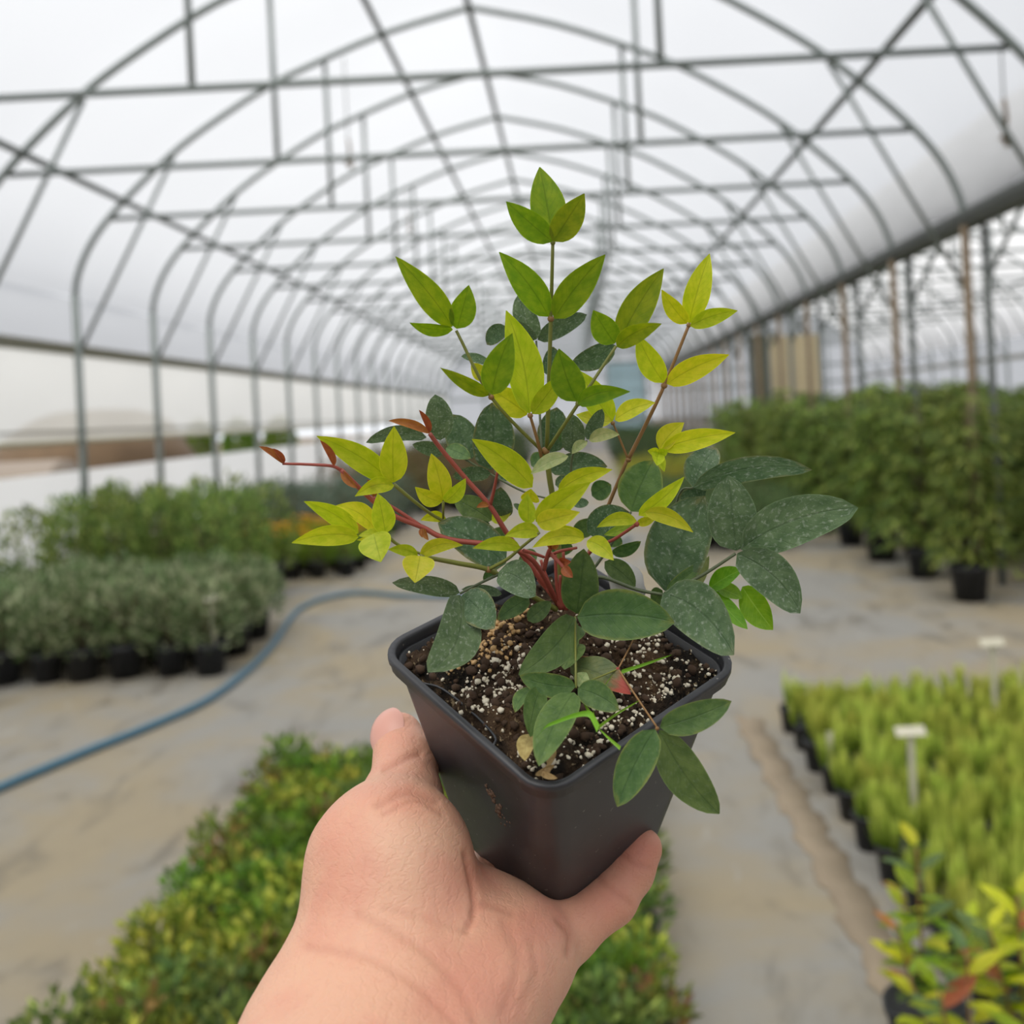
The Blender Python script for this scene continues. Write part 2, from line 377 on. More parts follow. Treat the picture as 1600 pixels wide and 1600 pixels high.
# outside, seen through the open strip in the side wall
def mound(name, c, rx, ry, h, mat, label, cat):
    m = MB(); loops = []
    for i in range(9):
        t = i / 8; r = math.cos(t * math.pi / 2) ** .7 + .02
        loops.append([(rx * r * math.cos(a) * (1 + .08 * math.sin(3 * a + i)), ry * r * math.sin(a) * (1 + .07 * math.cos(5 * a + i)), h * math.sin(t * math.pi / 2)) for a in np.linspace(0, 2 * math.pi, 24, False)])
    tag(link(name, m.loft(loops, True, True).mesh(name, mat), None, c), label, cat)
mound('compost_heap', (-11.6, 25, -.03), 2.3, 3, 2.2, M['compost'], 'brown heap outside seen through the open side strip', 'heap')
bl = MB(); bl.loft([[(x, .62 * math.cos(a), .62 + .62 * math.sin(a)) for a in np.linspace(0, 2 * math.pi, 24, False)] for x in (-.8, -.74, .74, .8)], True, True)
tag(link('wrapped_bale', bl.mesh('wrapped_bale', M['bale']), None, (-7.9, 14.3, -.03)), 'pale wrapped bale standing outside the side wall', 'bale')

# ------------------------------------------------------------------ foliage generators
def leaf_cloud(pos, dr, nr, ln, wd, col, cup=.18):
    n = len(pos); pos = np.asarray(pos); dr = np.asarray(dr); dr = dr / np.linalg.norm(dr, axis=1)[:, None]
    nr = nr - dr * (nr * dr).sum(1)[:, None]; nr /= (np.linalg.norm(nr, axis=1)[:, None] + 1e-9); sd = np.cross(dr, nr)
    L = np.asarray(ln)[:, None]; w = np.asarray(wd)[:, None]
    b = pos; mc = pos + dr * L * .45; ml = mc + sd * w * .5 + nr * w * cup; mr = mc - sd * w * .5 + nr * w * cup; tp = pos + dr * L - nr * L * .12
    v = np.stack([b, ml, mc, mr, tp], 1).reshape(-1, 3); k = np.arange(n)[:, None] * 5
    f = np.concatenate([k + np.array([[0, 2, 1]]), k + np.array([[0, 3, 2]]), k + np.array([[1, 2, 4]]), k + np.array([[2, 3, 4]])])
    return v, f, np.repeat(np.asarray(col), 5, 0)
def cloud_mesh(name, parts, mat):
    v = np.concatenate([p[0] for p in parts]); k = 0; fs = []
    for p in parts: fs.append(p[1] + k); k += len(p[0])
    f = np.concatenate(fs); c = np.concatenate([p[2] for p in parts])
    me = bpy.data.meshes.new(name); me.from_pydata(v.tolist(), [], f.tolist()); set_col(me, c); me.materials.append(mat); me.update(); return me
def pick(cols, n, jitter=.18, p=None):
    c = np.array(cols)[rng.choice(len(cols), n, p=p)]
    return np.clip(c * (1 + jitter * rng.standard_normal((n, 1))), 0, 1)
def rdir(n, up=.4):
    d = rng.standard_normal((n, 3)); d[:, 2] = np.abs(d[:, 2]) * .7 + up; return d / np.linalg.norm(d, axis=1)[:, None]

def pot_mesh(r, h):
    p = [(0, .004), (r * .76, .004), (r * .78, 0), (r * .97, h * .86), (r * 1.04, h * .87), (r * 1.05, h), (r * .98, h), (r * .95, h * .9), (0, h * .88)]
    return MB().lathe(p, 18).mesh('pot', M['black_pot'])

def bush(n, rx, z0, z1, leafl, leafw, cols, up=.3, p=None, shape=1.0, fill=.55):
    u = rng.random(n) ** (1 / 2.2); th = rng.random(n) * 2 * math.pi; ph = np.arccos(1 - 1.6 * rng.random(n))
    R = fill + (1 - fill) * u; x = rx * R * np.sin(ph) * np.cos(th); y = rx * R * np.sin(ph) * np.sin(th)
    zz = z0 + (z1 - z0) * (.35 + .65 * R * np.cos(ph)) + rng.standard_normal(n) * .02
    pos = np.stack([x, y, np.maximum(zz, z0 * .9)], 1)
    d = np.stack([x, y, (zz - z0) * .6], 1) / rx + rdir(n, up) * .7
    nr = np.array([[0, 0, 1.0]]) + .6 * rng.standard_normal((n, 3))
    return leaf_cloud(pos, d, nr, leafl * (.7 + .6 * rng.random(n)), leafw * (.7 + .6 * rng.random(n)), pick(cols, n, .2, p))
def twigs(n, r, h, rad=.004):
    m = MB()
    for i in range(n):
        a = 2 * math.pi * i / n + rng.random(); q = r * (.3 + .5 * rng.random())
        m.tube([(0.01 * math.cos(a), .01 * math.sin(a), .0), (q * .5 * math.cos(a), q * .5 * math.sin(a), h * .5), (q * math.cos(a), q * math.sin(a), h)], [rad, rad * .8, rad * .5], 5)
    return m
def potted(name, label, cat, group, r, h, fol_me, stem_mb=None, soil=True):
    o = tag(link(name, None), label, cat, group); link('pot', POT[(r, h)], o)
    link('foliage', fol_me, o)
    if stem_mb is not None:
        q = stem_mb.mesh('stems', M['stem_brown']); s = link('stems', q, o, (0, 0, h * .85))
    return o
POT = {k: pot_mesh(*k) for k in ((.055, .115), (.085, .17), (.10, .19), (.14, .26))}
def park(protos, spots, where=None):
    used = set(); base = {}
    for i, (x, y, rz, sc) in enumerate(spots):
        pr = protos[i % len(protos)]
        base.setdefault(id(pr), (pr['label'], pr['group']))
        if id(pr) not in used: q = pr; pr.location = (x, y, 0); pr.rotation_euler = (0, 0, rz); pr.scale = (sc, sc, sc); used.add(id(pr))
        else: q = copy_tree(pr, (x, y, 0), rz, sc)
        w = where(x, y) if where else None; lb_, gr_ = base[id(pr)]; q['label'] = lb_ + (', ' + w if w else ''); q['group'] = gr_ + (', ' + w if w else '')
def settle(spots, r):
    a = np.array(spots)
    for _ in range(60):
        d = a[:, None, :2] - a[None, :, :2]; L_ = np.hypot(d[..., 0], d[..., 1]) + np.eye(len(a)) * 9
        need = (a[:, None, 3] + a[None, :, 3]) * r * 1.055; ov = np.clip(need - L_, 0, None)
        if ov.max() < 1e-5: break
        a[:, :2] += ((d / L_[..., None]) * (ov * .5)[..., None]).sum(1)
    return [tuple(map(float, q)) for q in a]
def rows(x0, x1, y0, y1, dx, dy, jit=.012, sc=(.9, 1.1), keep=None):
    out = []; j = 0; y = y0
    while y <= y1:
        x = x0 + (dx / 2 if j % 2 else 0)
        while x <= x1:
            if keep is None or keep(x, y): out.append((x + random.uniform(-jit, jit), y + random.uniform(-jit, jit), random.uniform(0, 6.28), random.uniform(*sc)))
            x += dx
        y += dy; j += 1
    random.shuffle(out); return out

# ---- low ground-cover plants below the hand
gc = []
GC = [('yellow-green', [rgb(128, 146, 52), rgb(156, 168, 60), rgb(184, 184, 76), rgb(104, 128, 54)], [.3, .35, .2, .15]), ('deep green', [rgb(88, 114, 58), rgb(110, 136, 64), rgb(134, 152, 76)], [.4, .4, .2]),
      ('golden', [rgb(176, 172, 64), rgb(150, 158, 58), rgb(120, 136, 54)], [.4, .35, .25]), ('russet tinged', [rgb(112, 126, 54), rgb(150, 120, 70), rgb(128, 140, 56), rgb(122, 92, 60)], [.4, .2, .25, .15]), ('fresh green', [rgb(104, 140, 44), rgb(128, 160, 52), rgb(86, 116, 48)], [.4, .35, .25])]
gspots = settle(rows(-1.20, .12, 1.75, 4.2, .132, .132, .02, (.84, 1.12)), .055)
for k, (nm, cols, p) in enumerate(GC):
    gc.append(potted('ground_cover_plant', nm + ' low ground cover plant in small pot beneath the hand', 'plant', nm + ' ground cover plants below the hand', .055, .115,
              cloud_mesh('foliage', [bush(170, .088, .10, .215, .036, .021, cols, .5, p, fill=.35)], M['fol']), twigs(6, .06, .08, .0025)))
park([gc[i] for i in (0, 1, 4, 2, 0, 1, 4, 3, 0, 4)], gspots, lambda x, y: 'edge facing the hose' if x < -1.1 else 'edge along the walkway' if x > 0 else None)

# ---- upright bright green tufts in the right-hand block
def tuft():
    nb = 6; V = []; Fc = []; Cc = []; k = 0
    for c in range(nb):
        a = rng.random() * 6.28; rr = .052 * math.sqrt(rng.random()); cx, cy = rr * math.cos(a), rr * math.sin(a); lean = np.array([cx, cy, 0]) * 3
        top = .115 + .07 * rng.random()
        for b in range(44):
            a2 = rng.random() * 6.28; r2 = .018 * math.sqrt(rng.random()); base = np.array([cx + r2 * .5 * math.cos(a2), cy + r2 * .5 * math.sin(a2), .10])
            zz = (.3 + .7 * rng.random()) * top; tip = base + np.array([r2 * 1.1 * math.cos(a2), r2 * 1.1 * math.sin(a2), zz]) + lean * zz
            w = .0032; d = np.array([math.cos(a2 + 1.57), math.sin(a2 + 1.57), 0]) * w; mid = base * .45 + tip * .55
            V += [base - d * .6, base + d * .6, mid + d, mid - d, tip]; Fc += [(k, k + 1, k + 2), (k, k + 2, k + 3), (k + 3, k + 2, k + 4)]
            g = np.array(rgb(104, 142, 24)) * (.6 + .5 * rng.random()); t = np.array(rgb(216, 222, 108)) * (.85 + .3 * rng.random())
            f = zz / .16; Cc += [g * .8, g * .8, g * (1 - .5 * f) + t * .5 * f, g * (1 - .5 * f) + t * .5 * f, g * (1 - f) + t * f]; k += 5
    me = bpy.data.meshes.new('foliage'); me.from_pydata([tuple(map(float, v)) for v in V], [], Fc); set_col(me, np.clip(np.array(Cc), 0, 1)); me.materials.append(M['fol']); me.update(); return me
tf = [potted('tufted_plant', 'bright green pale-tipped tufted plant in black pot', 'plant', 'tufted plants in the block by the aisle', .055, .115, tuft()) for _ in range(4)]
tspots = settle(rows(.925, 2.3, 2.42, 4.72, .125, .125, .008, (.92, 1.07), lambda x, y: x < .46 * y + .25), .055)
park(tf, tspots, lambda x, y: 'outer row by the fabric edge' if x < 1.0 else 'end row facing the tall shrubs' if y > 4.58 else 'inside the block')

# ---- feathery tall shrubs along the gutter posts
def frond_shrub(h, nst, cols):
    ps = []; st = MB()
    for s in range(nst):
        a = rng.random() * 6.28; lean = .04 + .14 * rng.random(); top = np.array([lean * math.cos(a), lean * math.sin(a), h * (.72 + .28 * rng.random())]); base = np.array([.04 * math.cos(a), .04 * math.sin(a), .2])
        st.tube([base, base * .5 + top * .5 + np.array([0, 0, .03]), top], [.007, .006, .004], 5)
        for f in range(17):
            t = .08 + .92 * f / 16; b = base * (1 - t) + top * t; az = f * 2.4 + a + rng.random() * .6; ln = (.22 + .12 * rng.random()) * (1.15 - .35 * t)
            n = 15; u = np.linspace(.15, 1, n); dirh = np.array([math.cos(az), math.sin(az), 0])
            pos = b + dirh * (u * ln * .92)[:, None] + np.array([0, 0, 1.0]) * (u * ln * .45 - u ** 2 * ln * .62)[:, None]
            side = np.array([-math.sin(az), math.cos(az), 0]); sg = np.where(np.arange(n) % 2, 1, -1)[:, None]
            pos = pos + side * sg * .012
            d = dirh * .8 + side * sg * (.55 + .3 * rng.random((n, 1))) + np.array([0, 0, -.42]) + .25 * rng.standard_normal((n, 3))
            nr = np.array([[0, 0, 1.0]]) + .35 * rng.standard_normal((n, 3))
            ps.append(leaf_cloud(pos, d, nr, 0.105 * (.7 + .6 * rng.random(n)), .027 * (.8 + .4 * rng.random(n)), pick(cols, n, .22)))
    return cloud_mesh('foliage', ps, M['fol']), st
hd = []
for k in range(3):
    me, st = frond_shrub(1.55, 7, [rgb(122, 142, 62), rgb(100, 124, 56), rgb(146, 160, 80), rgb(82, 106, 50)])
    o = tag(link('feathery_shrub', None), 'tall feathery green shrub in black pot', 'shrub', 'tall shrubs along the gutter posts')
    link('pot', POT[(.14, .26)], o); link('foliage', me, o); link('stems', st.mesh('stems', M['stem_brown']), o); hd.append(o)
park(hd, rows(2.80, 5.6, 7.4, 19.5, .54, .52, .04, (.90, 1.08), lambda x, y: x < .47 * y + .4 and abs(x - gx) > .2), lambda x, y: 'aisle side of the gutter posts' if x < gx else 'behind the gutter posts')

# ---- left blocks
def block(name, label, cat, group, pot, cols, h, rx, n, ll, lw, spots, p=None, nvar=3, up=.35, mat='fol_dull', extra=None, where=None):
    ps = []
    for k in range(nvar):
        o = potted(name, label, cat, group, pot[0], pot[1], cloud_mesh('foliage', [bush(n, rx, pot[1] * .9, h, ll, lw, cols, up, p)], M[mat]), twigs(7, rx * .8, (h - pot[1]) * .85, .004))
        if extra: extra(o, rx, h)
        ps.append(o)
    park(ps, spots, where)
block('variegated_shrub', 'low grey-green variegated shrub in black pot', 'shrub', 'variegated shrubs beside the hose', (.10, .19),
      [rgb(134, 146, 108), rgb(108, 128, 84), rgb(164, 170, 134), rgb(88, 110, 66)], .55, .20, 420, .055, .026, rows(-4.37, -2.33, 6.35, 7.7, .255, .255, .02, (.9, 1.12), lambda x, y: x < -2.30), where=lambda x, y: 'front row with pots showing' if y < 6.45 else 'end column along the hose' if x > -2.55 else 'inside the block')
block('upright_shrub', 'taller green shrub in black pot behind the variegated shrubs', 'shrub', 'taller green shrubs by the side wall', (.14, .26),
      [rgb(106, 132, 62), rgb(86, 112, 56), rgb(132, 154, 78), rgb(152, 166, 86)], 1.08, .27, 560, .065, .03, rows(-4.3, -2.75, 8.0, 9.7, .36, .36, .03, (.85, 1.05)), where=lambda x, y: 'touching the variegated block' if y < 8.2 else 'aisle edge' if x > -3.0 else None)
def flowers(o, rx, h):
    for i in range(5):
        a = rng.random() * 6.28; r = rx * rng.random() * .9; n = 9; m = MB(); c = (r * math.cos(a), r * math.sin(a), h + .03)
        an = np.linspace(0, 6.28, n, False); d = np.stack([np.cos(an), np.sin(an), .35 + 0 * an], 1)
        v, f, cc = leaf_cloud(np.tile(c, (n, 1)), d, np.tile([0, 0, 1.0], (n, 1)), np.full(n, .045), np.full(n, .026), pick([rgb(244, 196, 40), rgb(240, 160, 30)], n, .06))
        link('flower', cloud_mesh('flower', [(v, f, cc)], M['petal']), o)
block('flowering_plant', 'bright green plant with yellow flowers in black pot', 'plant', 'yellow flowering plants', (.085, .17),
      [rgb(104, 138, 36), rgb(128, 156, 44), rgb(86, 116, 40)], .40, .17, 380, .045, .016, rows(-4.2, -2.25, 10.1, 11.9, .27, .27, .02), mat='fol', extra=flowers)
block('grey_shrub', 'grey-green bushy plant in black pot far along the side wall', 'shrub', 'grey-green plants along the side wall', (.10, .19),
      [rgb(100, 118, 100), rgb(84, 104, 86), rgb(122, 136, 116)], .75, .22, 380, .05, .022, rows(-4.3, -2.4, 12.6, 15.4, .40, .40, .03))
block('russet_shrub', 'russet brown shrub in black pot deep in the greenhouse', 'shrub', 'russet shrubs deep in the greenhouse', (.14, .26),
      [rgb(122, 92, 66), rgb(104, 92, 60), rgb(92, 100, 58)], .95, .26, 360, .06, .026, rows(-3.9, -1.7, 16.2, 22, .55, .55, .04))
block('dark_shrub', 'dark green shrub in black pot near the far end wall', 'shrub', 'dark shrubs near the far end', (.14, .26),
      [rgb(60, 82, 46), rgb(76, 98, 54), rgb(52, 70, 46)], 1.0, .28, 360, .06, .028, rows(-3.8, -1.4, 24, 35, .75, .8, .05) + rows(1.3, 2.7, 23, 35, .7, .8, .05))
block('golden_plant', 'golden yellow-green plant in black pot right of the far aisle', 'plant', 'golden plants right of the far aisle', (.10, .19),
      [rgb(150, 152, 58), rgb(170, 166, 64), rgb(120, 132, 56)], .55, .2, 320, .05, .022, rows(1.0, 2.3, 15.5, 21, .43, .45, .03), mat='fol')
block('mid_green_plant', 'mid green mounded plant in black pot right of the aisle', 'plant', 'mounded plants right of the aisle', (.10, .19),
      [rgb(92, 114, 70), rgb(76, 100, 62), rgb(110, 128, 78)], .55, .2, 380, .05, .024, rows(1.22, 2.25, 10.6, 14.5, .29, .32, .02))
block('field_hedge', 'bright green row of plants outside the open side strip', 'hedge', 'hedge plants outside the side wall', (.14, .26),
      [rgb(92, 122, 34), rgb(78, 106, 32), rgb(108, 130, 46)], 1.8, .50, 2600, .11, .06, [(x, 30 + random.uniform(-.1, .1), random.uniform(0, 6), 1) for x in np.arange(-12.2, -7.4, 1.2)], mat='fol')

# ---- garden hose, fabric edge and plant markers
hp = [G(px, py, .02) for px, py in ((-140, 1290), (0, 1230), (130, 1176), (250, 1128), (330, 1090), (390, 1044), (426, 1007), (448, 975), (466, 953), (500, 937), (560, 926), (640, 931), (760, 928), (860, 905), (930, 872), (985, 840))]
tag(link('garden_hose', MB().tube(catmull(hp, 6), .021, 10).mesh('garden_hose', M['hose'])), 'faded blue garden hose snaking over the muddy floor', 'hose')
fs = MB(); loops = []
for i in range(60):
    y = 2.42 + i * .0415; a = .715 + .012 * math.sin(i * .9) + .008 * math.sin(i * 2.3)
    loops.append([(a - .02, y, .003), (a, y, .022 + .006 * math.sin(i * 1.3)), (a + .03, y, .012), (a + .10, y, .006), (a + .10, y, .002)])
fs.loft(loops, False); tag(link('fabric_strip', fs.mesh('fabric_strip', M['strip'])), 'folded muddy edge of floor fabric beside the tufted plants', 'fabric')

def marker(x, y, ztop, label, head=True, z0=.1, w=.098):
    o = tag(link('plant_marker', None, None, (x, y, z0)), label, 'plant label')
    link('stake', MB().box((-.011, -.002, 0), (.011, .002, ztop - z0)).mesh('stake', M['white_plastic'], False), o)
    if head:
        hd_ = MB(); q = .032
        hd_.loft([[(-w / 2, -.012, -.012), (w / 2, -.012, -.012), (w / 2, .016, .012), (-w / 2, .016, .012)], [(-w / 2, -.015, -.009), (w / 2, -.015, -.009), (w / 2, .013, .015), (-w / 2, .013, .015)]], True, True)
        link('head', hd_.mesh('head', M['white_plastic'], False), o, (0, 0, ztop - z0))
def in_pot(x, y, spots, r):
    q = min(spots, key=lambda t: (t[0] - x) ** 2 + (t[1] - y) ** 2); d = math.hypot(x - q[0], y - q[1]); f = min(1, r * .65 / (d + 1e-9)); return q[0] + (x - q[0]) * f, q[1] + (y - q[1]) * f
p_ = P(1428, 1146, 3.37); marker(*in_pot(p_[0], p_[1], tspots, .05), p_[2], 'white T-shaped plant marker amid the tufts')
p_ = P(1535, 1003, 4.34); marker(*in_pot(p_[0], p_[1], tspots, .05), p_[2], 'white T-shaped plant marker at the far edge of tufts')
marker(*in_pot(.92, 3.92, tspots, .05), .23, 'small white tag on the outermost tuft pot', False, .09)
p_ = P(330, 935, 6.35); marker(p_[0], p_[1], p_[2], 'white plant marker among the variegated shrubs', True, .17, .08)

# ------------------------------------------------------------------ shaped leaves
def leaf_geo(B, T, w, n, a=.75, b=1.05, c=.05, fold=.25, lb=0.0, N=12, wav=0.0, ph=0.0):
    B, T = np.asarray(B), np.asarray(T); t = T - B; L = np.linalg.norm(t); th = t / L
    n = nz(n - th * np.dot(n, th)); sd = np.cross(th, n); mx = (a / (a + b)) ** a * (b / (a + b)) ** b
    V, Fc, UV = [], [], []
    for i in range(N + 1):
        u = i / N; ue = min(max(u, .0), 1); hw = w / 2 * (ue ** a * (1 - ue) ** b) / mx if 0 < u < 1 else w * .012
        bow = 4 * u * (1 - u); cen = B + t * u + n * (c * L * bow) + sd * (lb * L * bow)
        for j in range(5):
            s = (j - 2) / 2; wv = wav * w * math.sin(u * 14 + ph + s) * abs(s)
            V.append(cen + sd * (hw * s) + n * (fold * hw * abs(s) ** 1.3 + wv)); UV.append((.5 + s * .5, u))
    for i in range(N):
        for j in range(4):
            k = i * 5 + j; Fc.append((k, k + 1, k + 6, k + 5))
    return V, Fc, UV
def leaf_mesh(V, Fc, UV, mat, inv=None):
    if inv is not None:
        A = np.c_[np.array(V), np.ones(len(V))] @ inv.T; V = A[:, :3]
    me = bpy.data.meshes.new('leaf'); me.from_pydata([tuple(map(float, p)) for p in V], [], Fc)
    me.polygons.foreach_set('use_smooth', [True] * len(me.polygons))
    ul = me.uv_layers.new(name='UVMap'); li = np.empty(len(me.loops), np.int32); me.loops.foreach_get('vertex_index', li)
    ul.data.foreach_set('uv', np.array(UV, np.float32)[li].ravel()); me.materials.append(mat); me.update(); return me

# ---- young shrub with yellow and orange leaves at the lower right
M['ly'] = leaf_mat('leaf_young_yellow', rgb(176, 190, 28), rgb(200, 204, 52), rgb(112, 128, 20), .42, tfac=.34, veinamt=.38)
M['lg'] = leaf_mat('leaf_young_green', rgb(112, 144, 22), rgb(140, 162, 34), rgb(74, 98, 18), .42, tfac=.34, veinamt=.4)
M['ld'] = leaf_mat('leaf_old_green', rgb(70, 96, 62), rgb(94, 118, 82), rgb(50, 72, 46), .42, residue=.55, margin=rgb(140, 112, 56), tfac=.15, veinamt=.35)
M['lc'] = leaf_mat('leaf_clean_green', rgb(72, 100, 50), rgb(94, 120, 64), rgb(50, 76, 40), .42, residue=.10, margin=rgb(150, 140, 60), tfac=.2, veinamt=.4)
M['lr'] = leaf_mat('leaf_reddening', rgb(84, 104, 60), rgb(106, 118, 66), rgb(60, 76, 44), .45, residue=.08, red=rgb(176, 78, 54), tfac=.2)
M['lp'] = leaf_mat('leaf_pale', rgb(140, 156, 96), rgb(166, 172, 116), rgb(104, 120, 74), .5, residue=.25, tfac=.25)
M['lt'] = leaf_mat('leaf_dry', rgb(176, 156, 104), rgb(150, 128, 80), rgb(120, 100, 66), .8, tfac=.15)
M['lo'] = leaf_mat('leaf_bud_orange', rgb(172, 108, 58), rgb(158, 92, 52), rgb(120, 60, 40), .45, tfac=.2, veinamt=.2)
M['lw'] = leaf_mat('leaf_weed_green', rgb(104, 152, 30), rgb(124, 168, 40), rgb(156, 192, 84), .45, tfac=.35, veinamt=.6)
M['sg'] = plain('stem_green', rgb(116, 120, 52), .5, 0, .15, 90)
M['sr'] = plain('stem_red', rgb(150, 70, 58), .5, 0, .2, 90)
M['sb'] = plain('stem_brownish', rgb(140, 104, 62), .55, 0, .15, 90)
M['sk'] = plain('stem_dark', rgb(84, 94, 66), .55, 0, .15, 90)

def sprig(px, py, depth, h, label, seed, nl=6):
    r = random.Random(seed); top = P(px, py, depth); root = tag(link('young_shrub', None, None, (top[0], top[1], 0)), label, 'shrub', 'young shrubs with yellow and orange leaves')
    link('pot', POT[(.085, .17)], root); H = top[2]
    for s in range(4):
        a = s * 1.7 + r.random(); hh = H * (1 if s == 0 else .72 + .22 * r.random()); off = 0 if s == 0 else .05 + .09 * r.random()
        pts = [np.array([.01 * math.cos(a), .01 * math.sin(a), .15]), np.array([off * .5 * math.cos(a), off * .5 * math.sin(a), hh * .6]), np.array([off * math.cos(a), off * math.sin(a), hh])]
        cu = catmull(pts, 8); link('stem', MB().tube(cu, .0028, 6).mesh('stem', M['sb']), root)
        for k in range(nl * 2):
            t = .45 + .55 * (k // 2) / (nl - 1); q = cu[min(int(t * (len(cu) - 1)), len(cu) - 1)]; az = (k // 2) * 1.57 + (k % 2) * math.pi + a
            L = (.075 + .03 * r.random()) * (1 if t < .95 else .7); el = .25 + .9 * max(0, t - .7)
            d = np.array([math.cos(az) * math.cos(el), math.sin(az) * math.cos(el), math.sin(el)])
            u = r.random(); mt = 'lo' if (u < .05 or (t > .97 and u < .25)) else 'ly' if u < .55 else 'lg' if u < .85 else 'lc'
            g = leaf_geo(q + d * .006, q + d * L, L * .42, np.array([0, 0, 1.0]) - d * .2, .7, .95, -.06 + .1 * r.random(), .3, 0, 8)
            link('leaf', leaf_mesh(*g, M[mt]), root)
sprig(1432, 1325, 2.25, .5, 'young shrub with yellow leaves standing before the tufts', 3)
sprig(1590, 1400, 2.1, .5, 'young shrub with orange tinted leaves at the block corner', 5, 7)
sprig(1510, 1490, 1.95, .5, 'shorter green and yellow leaved shrub before its taller neighbours', 8)

# ------------------------------------------------------------------ the potted plant in the hand
MP = np.array([[.6544, .75415, .05484], [-.6619, .6064, -.44064], [-.36557, .25205, .89601]])
PC = np.array([-.0095, .3731, CH - .0878]); SIDE, PH, BOT = .094, .089, .063
AX = MP[:, 2]; base_w = PC - AX * PH
RW = np.eye(4); RW[:3, :3] = MP; RW[:3, 3] = base_w; RINV = np.linalg.inv(RW)
root = tag(link('potted_shrub', None), 'young shrub with lime and dark green leaves in square black pot held in hand', 'potted plant')
root.matrix_world = Matrix(RW.tolist())
def rsq(side, r, z, n=6):
    h = side / 2; out = []
    for cx, cy, a0 in ((h - r, h - r, 0), (-h + r, h - r, 90), (-h + r, -h + r, 180), (h - r, -h + r, 270)):
        for k in range(n + 1):
            a = math.radians(a0 + 90 * k / n); out.append((cx + r * math.cos(a), cy + r * math.sin(a), z))
    return out
tp = NT('black_pot_plastic'); o_ = tp.obj(); n_a = tp.noise(60, 4, o_); n_b = tp.noise(420, 2, o_); n_c = tp.noise(26, 5, o_, .6, .5)
pc_ = tp.mix(tp.step(n_a, .35, .7), rgb(44, 45, 49), rgb(56, 57, 61))
pc_ = tp.mix(tp.math('MULTIPLY', tp.step(n_b, .70, .76), .5), pc_, rgb(170, 166, 158))
pc_ = tp.mix(tp.math('MULTIPLY', tp.step(n_c, .64, .74), .55), pc_, rgb(88, 72, 58))
M['hero_pot'] = tp.bsdf(pc_, tp.math('ADD', .3, tp.math('MULTIPLY', n_a, .25)), normal=tp.bump(n_a, .1, .0006), spec=.5)
def lerp(a, b, t): return a + (b - a) * t
def side_at(z): return lerp(BOT, SIDE - .006, z / (PH - .008))
body = MB(); zs = [0, .001, .006, .02, .04, .06, PH - .008]
loops = [rsq(BOT * .80, .006, .002)] + [rsq(side_at(z) - (.0015 if z == 0 else 0), lerp(.013, .009, z / PH), z) for z in zs]
loops += [rsq(SIDE - .0045, .0095, PH - .004), rsq(SIDE - .0065, .009, PH - .004)]
loops += [rsq(side_at(z) - .0022, .008, z) for z in (PH - .02, .05)]
body.loft(loops, True, False); body.f.append(tuple(range(27, -1, -1)))
pot = link('pot', body.mesh('pot', M['hero_pot']), root)
rim = MB(); rim.loft([rsq(SIDE - .0055, .0095, PH - .0065), rsq(SIDE + .0002, .0115, PH - .006), rsq(SIDE + .0006, .0118, PH - .0030), rsq(SIDE + .0018, .012, PH - .0026), rsq(SIDE + .0018, .012, PH - .0005),
                     rsq(SIDE + .001, .0115, PH), rsq(SIDE - .003, .0095, PH), rsq(SIDE - .0042, .009, PH - .0008), rsq(SIDE - .005, .009, PH - .006)], True)
link('rim', rim.mesh('rim', M['hero_pot']), pot)
# inner label slot
sl = MB().tube(catmull([(-.022, -.0445, PH - .002), (-.016, -.0405, PH - .003), (0, -.0395, PH - .0035), (.014, -.041, PH - .003), (.018, -.0445, PH - .002)], 4), .00045, 6)
link('label_slot', sl.mesh('label_slot', M['hero_pot']), pot)

# soil
ts = NT('potting_soil'); os_ = ts.obj(); a1 = ts.noise(140, 5, os_, .7); a2 = ts.noise(38, 4, os_); a3 = ts.noise(520, 2, os_)
sc_ = ts.mix(ts.step(a2, .4, .65), rgb(30, 26, 22), rgb(74, 56, 40)); sc_ = ts.mix(ts.math('MULTIPLY', ts.step(a1, .5, .7), .5), sc_, rgb(104, 82, 60))
sc_ = ts.mix(ts.math('MULTIPLY', ts.step(a3, .62, .7), .6), sc_, rgb(170, 150, 118))
M['soil'] = ts.bsdf(sc_, .95, normal=ts.bump(ts.math('ADD', a1, a3), 1.0, .002), spec=.2)
NS = 70; hs = SIDE / 2 - .0035; xs = np.linspace(-hs, hs, NS); XX, YY = np.meshgrid(xs, xs, indexing='ij')
def hn(x, y):
    return (.0016 * np.sin(x * 170 + 1) * np.sin(y * 150 + .4) + .0011 * np.sin(x * 420 + y * 230) + .0008 * np.sin(y * 510 - x * 340 + 2) + .0007 * np.sin(x * 900) * np.sin(y * 840 + 1))
ZZ = PH - .0045 + hn(XX, YY) + .005 * np.exp(-((XX + .012) ** 2 + (YY - .008) ** 2) / .0007) + rng.standard_normal(XX.shape) * .00045 - .003 * (np.maximum(np.abs(XX), np.abs(YY)) > hs * .93)
sv = np.stack([XX, YY, ZZ], -1).reshape(-1, 3).tolist(); sf = [(i * NS + j, (i + 1) * NS + j, (i + 1) * NS + j + 1, i * NS + j + 1) for i in range(NS - 1) for j in range(NS - 1)]
soil = link('soil', MB().add(sv, sf).mesh('soil', M['soil']), root)
def soil_z(x, y): 
    i = np.clip(((np.asarray(x) + hs) / (2 * hs) * (NS - 1)).round().astype(int), 0, NS - 1); j = np.clip(((np.asarray(y) + hs) / (2 * hs) * (NS - 1)).round().astype(int), 0, NS - 1); return ZZ[i, j]
